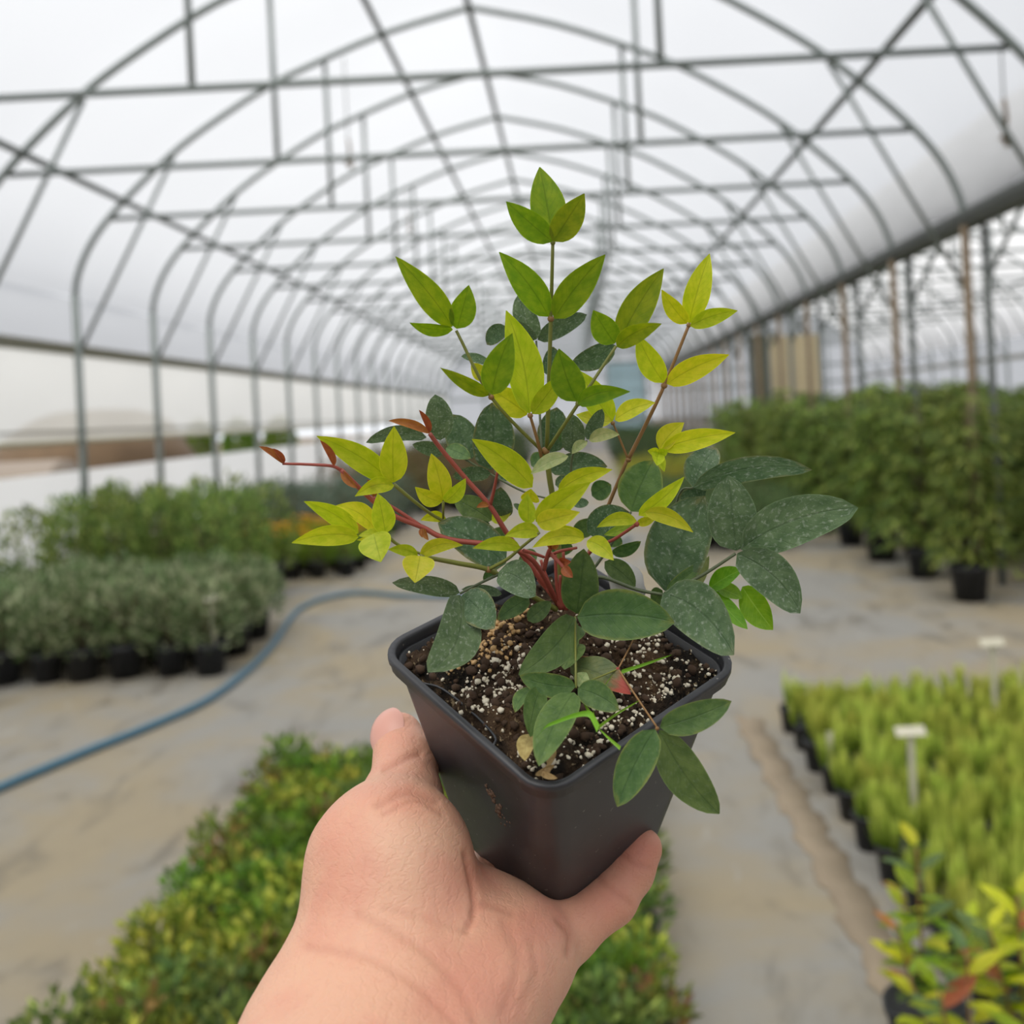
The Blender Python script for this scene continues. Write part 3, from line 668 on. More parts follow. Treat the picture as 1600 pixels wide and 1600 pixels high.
# icosphere template for grains
import bmesh
bm = bmesh.new(); bmesh.ops.create_icosphere(bm, subdivisions=1, radius=1); IV = np.array([v.co[:] for v in bm.verts]); IF = np.array([[v.index for v in f.verts] for f in bm.faces]); bm.free()
def grains(name, n, centers, spread, rmin, rmax, mat, flat=.85):
    c = np.array(centers)[rng.integers(len(centers), size=n)]; x = c[:, 0] + rng.standard_normal(n) * spread; y = c[:, 1] + rng.standard_normal(n) * spread
    ok = (np.abs(x) < hs - .002) & (np.abs(y) < hs - .002); x, y = x[ok], y[ok]; n = len(x)
    r = rmin + (rmax - rmin) * rng.random(n) ** 2.2; z = soil_z(x, y) + r * .35
    sq = 1 + .25 * rng.standard_normal((n, 1, 3)); v = IV[None] * r[:, None, None] * np.clip(sq, .6, 1.4) + np.stack([x, y, z], 1)[:, None]
    v = v + rng.standard_normal(v.shape) * r[:, None, None] * .10
    f = (IF[None] + (np.arange(n) * len(IV))[:, None, None]).reshape(-1, 3)
    me = bpy.data.meshes.new(name); me.from_pydata(v.reshape(-1, 3).tolist(), [], f.tolist()); me.polygons.foreach_set('use_smooth', [True] * len(me.polygons)); me.materials.append(mat); me.update()
    tag(link(name, me, soil), kind='stuff')
M['perlite'] = plain('perlite', rgb(232, 222, 200), .8, 0, .12, 300); M['prill'] = plain('tan_prills', rgb(206, 168, 116), .6, 0, .2, 200); M['crumb'] = plain('bark_crumbs', rgb(70, 52, 38), .95, 0, .35, 200)
def uvloc(px, py):                                    # pixel on the soil plane -> pot coordinates
    n = AX; p0 = PC - AX * .006; r = ray(px, py); o = np.array([0, 0, CH]); t = np.dot(p0 - o, n) / np.dot(r, n); q = RINV @ np.append(o + r * t, 1); return q[:2]
tanc = [uvloc(*q) for q in ((745, 985), (770, 1000), (800, 1010), (760, 1020), (790, 1030), (780, 990), (720, 985), (730, 1040), (805, 985))]
whc = [uvloc(*q) for q in ((800, 1050), (760, 1070), (790, 1090), (745, 1085), (770, 1110), (805, 1070), (930, 1130), (960, 1110), (975, 1050), (985, 1130), (1010, 1090), (1030, 1060), (1060, 1080), (900, 1190), (940, 1180), (830, 1195), (1100, 1050), (960, 1010), (1010, 1010))]
grains('prills', 330, tanc, .0042, .0005, .0013, M['prill']); grains('perlite', 620, whc, .0048, .0004, .0012, M['perlite'])
grains('perlite', 260, [(0, 0)], .03, .0003, .0008, M['perlite']); grains('crumbs', 900, [(0, 0), (.02, .02), (.02, -.02), (-.02, -.02)], .022, .0006, .0019, M['crumb'])
q = uvloc(733, 1025); link('clear_prill', MB().lathe([(.0001, -.0017), (.001, -.0014), (.0016, -.0005), (.0016, .0005), (.001, .0014), (.0001, .0017)], 14).mesh('clear_prill', M['perlite']), soil, (q[0], q[1], float(soil_z(q[0], q[1])) + .0016))

# dirt smear on the left face of the pot
m = MB()
for i in range(46):
    t = rng.random(); x = .012 + rng.normal() * .0022 + (t - .5) * .006; z = .058 - t * .014 + rng.normal() * .0012; r = .0004 + .0008 * rng.random()
    m.add((IV * r * np.array([1, .4, 1]) + np.array([x, -side_at(z) / 2 - .0001, z])).tolist(), IF.tolist())
tag(link('dirt_smear', m.mesh('dirt_smear', plain('dry_dirt', rgb(96, 76, 60), .95, 0, .3, 300)), pot), kind='stuff')

# ---- stems and leaves: px in enlarged views of the photo, depth from the pot
CROP = {'A': (380, 240, 3.2), 'B': (780, 240, 3.2), 'C': (440, 640, 4), 'D': (720, 640, 4), 'E': (960, 640, 4), 'F': (590, 900, 5.3333), 'G': (790, 950, 4.324), 'P': (0, 0, 1)}
def cp(k, x, y): ox, oy, s = CROP[k]; return ox + x / s, oy + y / s
def d_def(px, py):
    if py < 955: return .388 - .034 * min(1, (955 - py) / 600)
    return .383 - .066 * min(1.0, (py - 955) / 285)
def W3(k, x, y, dz=0.0, d=None):
    px, py = cp(k, x, y); return P(px, py, (d_def(px, py) if d is None else d) - dz * .01)
shrub = link('shrub', None, root)                      # the plant itself: stems, leaves and buds hang from it
lrnd = random.Random(11)
KP = {'ly': (.66, .95, .30), 'lg': (.66, .95, .28), 'ld': (.50, .64, .16), 'lc': (.55, .72, .2), 'lr': (.62, .85, .2), 'lp': (.7, .9, .3), 'lt': (.6, .7, .2), 'lo': (.6, .8, .5), 'lw': (.7, .8, .25)}
def leaf(k, bx, by, tx, ty, w, kind, dz=0.0, dt=None, c=None, ro=None, lb=None, d=None, fold=None, name='leaf', par=None):
    if dt is None: dt = lrnd.uniform(-.5, 1.0)
    B = W3(k, bx, by, dz, d); T = W3(k, tx, ty, dz + dt, d); a, b, fo = KP[kind]
    if fold is not None: fo = fold
    c = lrnd.uniform(-.02, .07) if c is None else c; ro = lrnd.uniform(-28, 28) if ro is None else ro; lb = lrnd.uniform(-.04, .04) if lb is None else lb
    v = nz(np.array([0, 0, CH]) - (B + T) / 2); t = nz(T - B); n = nz(v + np.array([0, 0, .12])); n = nz(n - t * np.dot(n, t))
    r_ = math.radians(ro); n = n * math.cos(r_) + np.cross(t, n) * math.sin(r_)
    vp = nz(v - t * np.dot(v, t)); ww = w * 1.06 / CROP[k][2] * ((B + T) / 2)[1] / F / max(.5, abs(np.dot(vp, n)))
    g = leaf_geo(B, T, ww, n, a, b, c, fo, lb, 12, .012, lrnd.random() * 6)
    o = link(name, leaf_mesh(*g, M[kind], RINV), par or shrub)
    return o
def stem(pts, r, mat, taper=.75, name='stem', n=6):
    r *= .62
    P3 = catmull([W3(*p) for p in pts], 6); P3 = [(RINV @ np.append(p, 1))[:3] for p in P3]; m = len(P3)
    link(name, MB().tube(P3, [r * (1 - (1 - taper) * i / (m - 1)) for i in range(m)], n).mesh(name, M[mat]), shrub)
def node(k, x, y, dz, r, mat='sb'):
    r *= .66
    p = (RINV @ np.append(W3(k, x, y, dz), 1))[:3]
    link('stem_node', MB().lathe([(.0001, -r), (r * .8, -r * .6), (r, 0), (r * .8, r * .6), (.0001, r)], 8, p).mesh('stem_node', M[mat]), shrub)

L = leaf
# top leaflets and the pair on the main stem
L('A', 1550, 440, 1482, 68, 168, 'lg', 0, -.3, ro=8); L('A', 1545, 440, 1315, 240, 128, 'lg', .2, .6, ro=-25); L('B', 270, 440, 426, 200, 138, 'lg', .3, .5, ro=22)
L('B', 246, 815, 0, 492, 140, 'lg', .1, .4, ro=-18, lb=.06); L('B', 276, 825, 530, 505, 148, 'lg', .3, .6, ro=20)
L('B', 186, 930, 95, 705, 112, 'ld', -2.2, -.4, ro=-10); L('B', 181, 930, 98, 842, 48, 'ld', -2.2); L('B', 192, 930, 438, 805, 92, 'ld', -2.3, -.6, ro=20); L('A', 1318, 866, 1218, 955, 84, 'ld', -1.8, lb=.08)
# left branch
L('A', 1045, 866, 762, 515, 128, 'lg', .5, .8, ro=-22, lb=.05); L('A', 1068, 876, 1128, 658, 124, 'lg', .5, .2, ro=15); L('A', 1048, 880, 832, 846, 62, 'lg', .4, 1, ro=-38, lb=-.05)
L('A', 1228, 1210, 985, 1070, 68, 'lg', .8, 1, ro=-35); L('A', 1245, 1205, 1345, 898, 148, 'lg', 1.6, .4, ro=12, lb=-.05)
L('A', 1218, 1132, 1140, 1046, 72, 'ly', -.5); L('A', 1232, 1046, 1090, 1014, 46, 'ld', -1.5)
# tall yellow leaflets
L('B', 150, 1300, 35, 785, 172, 'ly', .5, -.2, ro=8, lb=.05); L('B', 140, 1305, -70, 1170, 125, 'ly', .3, .2, ro=-12); L('B', 166, 1302, 312, 1105, 98, 'ly', .6, .3, ro=18)
# right branch
L('B', 388, 1240, 298, 975, 158, 'lg', 1.2, .4, ro=-8, lb=-.03); L('B', 392, 1252, 655, 1190, 92, 'lg', 1.8, 1.2, ro=30, lb=-.1)
L('B', 566, 1340, 400, 1085, 128, 'ly', -.6, 0, ro=5); L('B', 560, 1342, 385, 1305, 78, 'ly', -.3); L('B', 578, 1332, 780, 1245, 86, 'ly', -.2, .4, lb=-.06)
L('B', 596, 955, 822, 575, 152, 'lg', .6, -.4, ro=15, lb=-.03); L('B', 576, 950, 470, 783, 128, 'lg', .8, .3, ro=-15); L('B', 588, 966, 812, 850, 92, 'lg', 1.2, 1, ro=32, lb=-.08)
L('B', 580, 958, 362, 1060, 112, 'ld', -1.5, -.6, lb=-.05); L('B', 248, 1112, 270, 965, 86, 'ld', -2.6)
# right-hand stem
L('B', 948, 850, 1052, 500, 122, 'ly', -.4, -.2, ro=10); L('B', 938, 850, 812, 680, 86, 'ly', -.2, .4, ro=-20); L('B', 955, 862, 1192, 785, 84, 'ly', 0, .6, ro=24, lb=-.05)
L('B', 822, 1146, 690, 905, 118, 'ly', -.1, .2, ro=-14); L('B', 838, 1152, 1150, 1005, 112, 'ly', .2, .6, ro=22, lb=-.05)
L('B', 815, 1476, 1180, 1395, 102, 'ly', .9, .8, ro=20, lb=-.05); L('B', 800, 1480, 925, 1345, 98, 'ly', .8, .2, ro=-15, lb=-.05); L('B', 798, 1494, 788, 1560, 64, 'ly', 1.4, .8); L('B', 796, 1496, 742, 1485, 42, 'ly', 1.4, .4); L('B', 800, 1496, 845, 1482, 42, 'ly', 1.4, .4)
L('B', 800, 1500, 826, 1590, 40, 'ly', .8)
# dark leaves on the right
L('D', 1064, 636, 1205, 318, 262, 'lc', .4, -.6, ro=8, lb=-.03)
L('E', 492, 488, 640, 240, 190, 'ld', -.2, -.6, ro=-14, lb=-.06); L('E', 494, 486, 1235, 376, 150, 'ld', .2, .9, ro=28, lb=-.10); L('E', 575, 505, 402, 545, 88, 'ld', -.4, .2)
L('E', 760, 880, 712, 412, 292, 'ld', 1.4, -.3, ro=-8); L('E', 790, 872, 1522, 612, 286, 'ld', 1.6, .8, ro=18, lb=-.09); L('E', 768, 900, 1162, 1272, 250, 'ld', 2.0, 1.2, ro=20, lb=-.10)
L('E', 310, 1130, 566, 540, 372, 'ld', .9, -.4, ro=-12, lb=-.04); L('E', 328, 1136, 566, 950, 76, 'lc', 1.2, .2); L('E', 304, 1148, 746, 1534, 312, 'ld', 2.3, 1.4, ro=16, lb=-.09)
L('E', 470, 1120, 592, 915, 92, 'lp', -.6); L('E', 300, 1128, 236, 1222, 92, 'lc', .2)
# broad leaves over the soil
L('D', 727, 1298, 1335, 1330, 300, 'lc', 2.0, 1.0, ro=10, lb=-.05); L('D', 1310, 1320, 1125, 1366, 62, 'ly', 1.4)
L('D', 722, 1275, 770, 870, 222, 'lc', 1.6, .9, ro=-5); L('G', 466, 62, 88, 452, 232, 'lc', 1.3, .4, ro=-12, lb=-.06)
L('G', 515, 130, 378, 250, 120, 'lc', .9, .2); L('G', 482, 236, 396, 416, 160, 'lc', .9, .3)
L('D', 238, 1015, 466, 1166, 200, 'ld', 2.4, 1.2, ro=10, lb=-.12); L('C', 1130, 1160, 1332, 1366, 214, 'ld', 2.2, .8, ro=8, lb=-.03); L('C', 1112, 1144, 692, 1082, 112, 'ld', 1.8, .9, ro=-28, lb=.06)
L('C', 1112, 1158, 915, 1640, 268, 'ld', 2.4, 1.4, ro=-14, lb=-.12); L('F', 720, 330, 905, 395, 130, 'lc', .6); L('F', 1262, 186, 996, 366, 150, 'lc', .8, .3); L('F', 1252, 372, 1445, 215, 136, 'lc', .9); L('F', 1035, 150, 700, 112, 84, 'ld', 1.0)
# left yellow clusters
L('C', 694, 455, 220, 166, 150, 'ly', 1.6, .8, ro=-20, lb=.05); L('C', 700, 455, 702, 104, 164, 'ly', 1.9, .2, ro=10); L('C', 702, 474, 458, 542, 96, 'ly', 2.0, .9, ro=-20, lb=.14)
L('C', 1010, 566, 935, 275, 138, 'ly', 1.4, 0, ro=-6); L('C', 1004, 576, 834, 484, 96, 'ly', 1.6, .5, lb=-.08); L('C', 1018, 576, 1150, 430, 92, 'ly', 1.6, .3, lb=.05)
L('C', 650, 775, 600, 524, 138, 'ly', 3.2, .1, ro=10); L('C', 480, 772, 140, 574, 112, 'ly', 3.0, .9, ro=-20, lb=.06); L('C', 585, 752, 340, 600, 118, 'ly', 2.7, .5, lb=.10); L('C', 480, 796, 64, 832, 122, 'ly', 3.4, 1.1, ro=-25, lb=.10); L('C', 668, 775, 470, 815, 40, 'ly', 3.2); L('C', 575, 775, 622, 952, 196, 'ly', 3.7, .9, ro=12); L('C', 652, 778, 480, 790, 60, 'ly', 3.1, .4)
L('C', 852, 915, 664, 874, 72, 'ly', 3.0, .5, ro=-20, lb=.1); L('C', 864, 914, 1132, 848, 88, 'ly', 3.1, .6, ro=22, lb=-.12); L('C', 866, 914, 832, 1082, 188, 'ly', 3.6, 1.1, ro=5)
L('C', 1566, 486, 1190, 184, 166, 'ly', 1.6, .7, ro=-15, lb=.05)
# central front cluster
L('D', 372, 862, 74, 866, 88, 'ly', 3.2, .7, ro=-18, lb=.10); L('D', 492, 766, 275, 790, 96, 'ly', 3.5, .5, ro=-18, lb=.12); L('D', 422, 712, 416, 524, 106, 'ly', 3.4, .2); L('D', 470, 702, 812, 455, 152, 'ly', 3.6, .8, ro=15, lb=-.03)
L('D', 478, 712, 745, 640, 128, 'ly', 4.2, 1.0, ro=20, lb=-.02); L('D', 770, 800, 545, 715, 104, 'ly', 3.0, .4, lb=-.05); L('D', 772, 806, 448, 862, 98, 'ly', 3.3, .6, ro=-10, lb=.12); L('D', 790, 820, 956, 942, 112, 'ly', 3.4, .9, lb=-.10)
L('D', 608, 516, 948, 374, 112, 'ly', 1.8, .6, ro=18, lb=-.08); L('D', 672, 290, 438, 402, 86, 'lp', 1.4, .4, ro=15, lb=.06); L('D', 432, 572, 440, 495, 112, 'ly', 1.2)
L('D', 788, 186, 884, -4, 92, 'ld', .2, -.2); L('D', 800, 192, 992, 156, 78, 'lp', .4, .4, lb=-.10); L('D', 790, 200, 694, 276, 60, 'lp', .5, .2, lb=.10); L('D', 690, 270, 700, 30, 140, 'ld', -.6, -.2)
L('D', 556, 380, 916, 356, 132, 'ld', -.8, -.3, lb=-.10); L('D', 560, 270, 600, -14, 184, 'ld', -1.8, -.3); L('D', 790, 768, 1052, 640, 172, 'ld', .5, -.2, lb=-.12); L('D', 945, 900, 1126, 824, 76, 'lc', .9, lb=.05); L('D', 900, 950, 1092, 1106, 124, 'lc', .4, lb=-.05)
L('D', 1112, 662, 1396, 420, 104, 'ly', 2.2, .6, ro=15, lb=.03); L('D', 1150, 642, 1452, 766, 96, 'ly', 2.6, 1.1, ro=25, lb=-.10); L('D', 1100, 696, 850, 736, 82, 'ly', 2.4, .6, ro=-15, lb=.12); L('D', 1090, 722, 896, 782, 64, 'lg', 1.8); L('D', 1100, 714, 1230, 664, 56, 'ly', 1.9)
# dark leaves behind on the left
L('C', 1300, 376, 1316, -44, 248, 'ld', -1.2, -.3, ro=8); L('C', 1190, 306, 1068, 30, 196, 'ld', -2.0, -.3); L('A', 985, 1432, 960, 1205, 132, 'ld', -.8, 0); L('C', 905, 172, 528, 206, 92, 'ld', -1.2, .6, ro=-20, lb=.12); L('C', 1012, 272, 818, 216, 88, 'ld', -1.0); L('C', 1028, 238, 1182, 302, 92, 'lc', -1.0)
L('C', 1306, 400, 1064, 416, 92, 'ld', -.4, .2, lb=.05); L('C', 1312, 692, 1078, 555, 152, 'lc', .2, -.2); L('C', 1302, 712, 1080, 702, 44, 'ld', .3); L('C', 1380, 668, 1370, 484, 142, 'ld', -.8); L('C', 1402, 962, 978, 708, 240, 'ld', 1.2, .3, lb=.04)
L('C', 1030, 686, 868, 692, 66, 'ly', 1.0, lb=.15); L('C', 1310, 690, 1448, 610, 110, 'ly', -1.2); L('C', 1340, 975, 1262, 1070, 60, 'lc', .4)
L('D', 420, 640, 330, 590, 40, 'ld', -.8); L('D', 700, 590, 800, 580, 60, 'ld', -1.0)
# older leaves deep inside the plant
for a in ((440, 350, 560, 300, 110), (590, 470, 720, 420, 90), (330, 420, 210, 360, 100), (640, 620, 520, 560, 110), (700, 760, 860, 700, 110), (480, 900, 360, 960, 100), (250, 640, 130, 600, 110), (820, 540, 940, 470, 120), (560, 820, 700, 880, 110), (880, 780, 1010, 840, 90), (300, 760, 180, 800, 100), (620, 200, 700, 80, 100)):
    L('D', *a, 'ld' if a[0] % 20 else 'lc', -1.6, -.3)
# lower leaves hanging over the front of the pot
L('G', 472, 530, 96, 458, 152, 'lc', 1.4, .4, ro=-18, lb=-.06); L('G', 205, 540, 64, 705, 88, 'lc', .7, .2, lb=.10); L('G', 238, 540, 165, 872, 152, 'lc', 1.2, .5, lb=.03); L('G', 462, 570, 224, 1066, 228, 'lc', 1.6, .4, ro=10, lb=.03)
L('G', 488, 545, 768, 690, 176, 'lc', 1.5, .4, ro=12, lb=-.06); L('G', 490, 532, 545, 436, 104, 'lp', .9); L('G', 436, 392, 846, 582, 188, 'lr', .5, .2, lb=-.06)
L('G', 1044, 806, 1526, 630, 190, 'lc', .6, .3, ro=15, lb=.02, d=.334); L('G', 1010, 820, 754, 1342, 232, 'lc', 1.0, .6, ro=-10, lb=.03, d=.334); L('G', 1042, 826, 1444, 1390, 262, 'lc', .6, 0, ro=12, lb=.05, d=.336)
L('G', 170, 850, 130, 1032, 116, 'lt', .5); L('G', 330, 950, 290, 1070, 60, 'lt', .4)
for q in ((200, 1130, 330, 1060), (260, 1150, 300, 1040), (230, 1110, 350, 1150)): L('G', *q, 40, 'lt', .3, .3)
# weed with bright green leaves, and grass
weed = link('weed', None, root)
for a in ((590, 1120, 798, 1000, 112), (598, 1128, 832, 1372, 104), (800, 1108, 992, 1376, 172), (545, 1112, 452, 1100, 56), (880, 890, 806, 850, 62), (640, 1110, 800, 1180, 90)): L('E', *a, 'lw', .5, .5, par=weed)
stem([('E', 590, 1122, .4), ('E', 440, 1150, .2), ('E', 250, 1260, .3)], .0006, 'sg')
def blade(pts, w, dz):
    P3 = catmull([W3('G', x, y, dz) for x, y in pts], 5); m = MB(); loops = []
    for i, p in enumerate(P3):
        t = i / (len(P3) - 1); hw = w * .5 * (1 - t) ** .6 + .00008; sd = np.array([.4, .3, .86]) * hw
        loops.append([(RINV @ np.append(p + s * sd + np.array([0, -.0004, 0]) * abs(s), 1))[:3] for s in (-1, 0, 1)])
    link('grass_blade', m.loft(loops, False).mesh('grass_blade', M['lw']), weed)
blade([(625, 812), (600, 760), (560, 712), (460, 725), (330, 772), (270, 800), (234, 846)], .0022, 3.2); blade([(625, 806), (740, 720), (905, 622)], .0017, 1.2); blade([(625, 812), (570, 710), (520, 625)], .0018, 1.2); blade([(780, 430), (960, 372), (1124, 314)], .0016, 1.0); blade([(775, 945), (700, 880), (625, 808)], .0011, 1.0); blade([(600, 760), (594, 700), (615, 640)], .0013, 1.0); blade([(670, 524), (695, 486), (722, 450)], .0013, 1.2)

# stems
stem([('D', 640, 1245, 0), ('D', 595, 700, -.2), ('D', 555, 430, 0), ('D', 530, 250, 0)], .0021, 'sg', .8); stem([('B', 238, 1484, 0), ('B', 258, 830, .1), ('B', 268, 446, .1)], .0014, 'sg', .7); node('B', 232, 1486, 0, .0024); node('B', 258, 826, .1, .0019); node('B', 268, 446, .1, .0014, 'sg')
stem([('B', 228, 1486, 0), ('A', 1490, 1482, 0), ('A', 1242, 1220, .8), ('A', 1065, 885, .5)], .0013, 'sg', .7); node('A', 1240, 1218, .8, .0017); stem([('B', 240, 1486, 0), ('B', 395, 1250, 1.2), ('B', 585, 962, .7)], .0012, 'sg', .7); node('B', 395, 1250, 1.2, .0016, 'sg')
stem([('B', 212, 1520, 0), ('B', 190, 1430, .3), ('B', 155, 1312, .5)], .0012, 'sb', .8); node('B', 155, 1310, .5, .0016); stem([('B', 215, 1500, -.8), ('B', 200, 1250, -1.8), ('B', 185, 935, -2.2)], .0008, 'sk', .8)
stem([('D', 650, 1240, -.2), ('D', 820, 850, -.4), ('D', 930, 580, -.4), ('D', 1042, 310, -.4)], .0014, 'sb', .8); stem([('B', 645, 1530, -.4), ('B', 740, 1340, -.2), ('B', 825, 1160, -.1), ('B', 948, 858, -.3)], .0013, 'sb', .7); stem([('B', 645, 1530, -.4), ('B', 600, 1420, -.4), ('B', 568, 1345, -.4)], .0008, 'sb'); node('B', 646, 1530, -.4, .0018); node('B', 825, 1160, -.1, .0019); node('B', 568, 1348, -.4, .0013); node('B', 948, 858, -.3, .0014)
stem([('D', 630, 1240, .3), ('C', 1500, 900, .6), ('C', 1400, 760, .8), ('C', 1300, 600, .8), ('C', 1150, 430, .6), ('C', 1000, 250, .6), ('C', 925, 150, .7)], .0017, 'sr', .75); stem([('C', 1305, 592, .8), ('C', 1330, 490, 1.0), ('C', 1350, 385, 1.2)], .0011, 'sr')
stem([('D', 620, 1240, .4), ('D', 400, 900, 1.6), ('C', 1050, 812, 2.0), ('C', 880, 735, 2.0), ('C', 700, 662, 2.2), ('C', 560, 560, 2.2), ('C', 370, 376, 2.4)], .0016, 'sr', .85); stem([('C', 880, 735, 2.0), ('C', 700, 615, 2.0), ('C', 560, 545, 2.1)], .0012, 'sr'); stem([('C', 372, 378, 2.4), ('C', 310, 352, 2.5), ('C', 150, 342, 2.6), ('C', 5, 338, 2.8)], .0010, 'sr', .7)
for a in (('C', 925, 150, 668, 70, 52, .7), ('C', 925, 145, 858, 2, 40, .8), ('C', 1295, 600, 1218, 612, 36, .9), ('C', 375, 382, 475, 492, 46, 2.4), ('C', 330, 352, 240, 192, 44, 2.5), ('C', 578, 545, 535, 436, 46, 2.3), ('A', 205, 1552, 78, 1464, 34, 2.8), ('A', 205, 1548, 148, 1474, 26, 2.8), ('C', 885, 742, 918, 816, 34, 2.1), ('C', 875, 742, 880, 800, 26, 2.1)):
    k, bx, by, tx, ty, w, dz = a; L(k, bx, by, tx, ty, w, 'lo', dz, .2, c=.03, ro=20, lb=.03, fold=.9, name='bud')
stem([('D', 600, 1250, .6), ('C', 1590, 1180, 1.0), ('C', 1450, 1090, 1.4), ('C', 1290, 1000, 2.0), ('C', 1100, 960, 2.6), ('C', 962, 934, 3.0), ('C', 866, 915, 3.2)], .0017, 'sg', .7); node('C', 1292, 1000, 2.0, .0019); stem([('C', 1355, 1030, 1.9), ('C', 1230, 1090, 2.0), ('C', 1115, 1150, 2.1)], .0009, 'sk')
stem([('C', 1292, 1000, 2.0), ('D', 290, 935, 2.4), ('D', 370, 868, 3.0), ('D', 490, 770, 3.6)], .0011, 'sg'); stem([('C', 702, 468, 1.9), ('C', 850, 590, 1.6), ('C', 985, 682, 1.2), ('C', 1200, 780, .9)], .0011, 'sg'); stem([('C', 1010, 576, 1.5), ('C', 1010, 680, 1.2)], .0009, 'sg'); stem([('C', 655, 780, 3.2), ('C', 740, 850, 3.0), ('C', 962, 934, 2.8)], .0010, 'sg')
stem([('C', 1110, 288, -.8), ('C', 1300, 400, -.6), ('C', 1510, 512, -.3), ('D', 560, 560, -.2)], .0007, 'sk'); stem([('D', 640, 1240, .3), ('D', 800, 900, 1.2), ('D', 960, 810, 1.8), ('D', 1100, 716, 2.3)], .0012, 'sr'); node('D', 1098, 716, 2.3, .0016, 'sr')
stem([('D', 660, 1245, .3), ('D', 760, 1100, .8), ('D', 870, 1046, 1.2), ('D', 1100, 1125, 1.6), ('D', 1262, 1156, 2.0)], .0012, 'sk', .8); stem([('E', 312, 1150, 1.8), ('E', 540, 1040, 1.8), ('E', 758, 900, 1.8)], .0011, 'sk', .8); stem([('E', 312, 1000, -.4), ('E', 400, 545, -.4), ('E', 490, 488, 0)], .0009, 'sk')
stem([('D', 690, 600, 0), ('D', 697, 290, .3), ('D', 790, 195, .4)], .0008, 'sk'); stem([('D', 640, 1240, .2), ('D', 900, 900, .4), ('D', 1064, 640, .5)], .0010, 'sk')
for q in (((640, 1245), (560, 1150), (480, 1062)), ((635, 1245), (618, 1130), (622, 1035)), ((648, 1245), (655, 1180), (668, 1130)), ((630, 1250), (600, 1100), (590, 900)), ((655, 1250), (700, 1150), (720, 1000)), ((625, 1250), (540, 1060), (500, 940)), ((650, 1250), (650, 1050), (640, 880))):
    stem([('D', x, y, .6 - .1 * i) for i, (x, y) in enumerate(q)], .0013, 'sr', .7)
stem([('D', 390, 880, 3.0), ('D', 460, 900, 2.8), ('D', 520, 922, 2.6)], .0011, 'sr'); stem([('D', 540, 920, 2.6), ('D', 620, 885, 2.9), ('D', 725, 864, 3.2)], .0010, 'sr'); stem([('D', 520, 1000, 2.4), ('D', 540, 920, 2.7), ('D', 560, 870, 3.0), ('D', 600, 830, 3.2)], .0014, 'sr')
stem([('D', 560, 900, 2.8), ('D', 620, 960, 3.2), ('D', 690, 1040, 3.6)], .0013, 'sr')
for a in ((570, 870, 520, 820, 40, 3.0), (575, 870, 615, 800, 36, 3.1), (640, 980, 700, 1050, 60, 3.6), (620, 960, 690, 950, 60, 3.0)):
    L('D', *a[:5], 'lo', a[5], .3, ro=10, fold=.8, name='bud')
stem([('G', 760, 412, 1.0), ('G', 830, 280, 1.2), ('G', 892, 150, 1.4)], .0005, 'sb', 1); stem([('G', 760, 412, 1.0), ('G', 890, 610, .9), ('G', 1020, 802, .9)], .0006, 'sb', 1); stem([('G', 760, 412, 1.0), ('G', 610, 345, .8), ('G', 460, 320, .6)], .0005, 'sb', 1); stem([('G', 760, 412, 1.0), ('G', 660, 455, 1.1), ('G', 570, 492, 1.3)], .0005, 'sg', 1); node('G', 757, 412, 1.0, .0011, 'sr'); stem([('G', 470, 60, 1.2), ('G', 475, 540, 1.3)], .0007, 'sg', 1); node('G', 1024, 815, .9, .0011, 'sb')

# ---- plastic plant label stuck in the pot behind the stems
tl = [W3('D', 905, 962, .2), W3('D', 958, 908, -.2), W3('D', 1108, 992, -.4), W3('D', 1134, 1034, -.4), W3('D', 1150, 1100, -.2), W3('D', 1182, 1134, 0), W3('D', 1100, 1250, .3), W3('D', 930, 1200, .4)]
cen = np.mean(tl, 0); nrm = nz(np.cross(tl[2] - tl[0], tl[6] - tl[0])); tl = [p - nrm * np.dot(p - cen, nrm) - cen for p in tl]
m = MB(); m.loft([[p - nrm * .0004 for p in tl], [p + nrm * .0004 for p in tl]], True, True)
tag(link('plant_label', m.mesh('plant_label', plain('grey_label_plastic', rgb(196, 194, 192), .4)), None, tuple(cen)), 'pale plastic plant label tucked into the held pot', 'plant label')

# ------------------------------------------------------------------ the hand
prims = []                                             # rounded cones: (a, ra, b, rb, blend)
def bone(p1, r1, p2, r2, k=.010):
    a, b = P(*p1), P(*p2); prims.append((a, r1 * p1[2] / F, b, r2 * p2[2] / F, k))
bone((355, 1850, .262), 120, (500, 1612, .318), 92, .02); bone((600, 1850, .262), 120, (748, 1556, .335), 90, .03); bone((480, 1860, .258), 120, (630, 1580, .322), 100, .03)
bone((500, 1612, .318), 92, (592, 1445, .338), 106, .02); bone((592, 1450, .338), 104, (604, 1345, .350), 112, .012); bone((604, 1345, .350), 110, (628, 1252, .376), 60, .012)
bone((640, 1395, .344), 94, (650, 1345, .352), 80, .010)
bone((630, 1580, .322), 100, (760, 1480, .358), 84, .02); bone((748, 1556, .335), 92, (812, 1502, .350), 74, .018); bone((760, 1470, .362), 74, (845, 1480, .362), 52, .012); bone((700, 1430, .36), 70, (790, 1440, .372), 52, .012)
bone((628, 1252, .376), 58, (634, 1196, .392), 47, .006); bone((634, 1196, .392), 46, (622, 1154, .402), 40, .005)
bone((845, 1478, .364), 50, (890, 1456, .369), 43, .006); bone((890, 1456, .369), 42, (955, 1404, .381), 40, .004); bone((955, 1404, .381), 39, (985, 1362, .388), 36, .003); bone((985, 1362, .388), 35, (1003, 1326, .393), 32, .003)
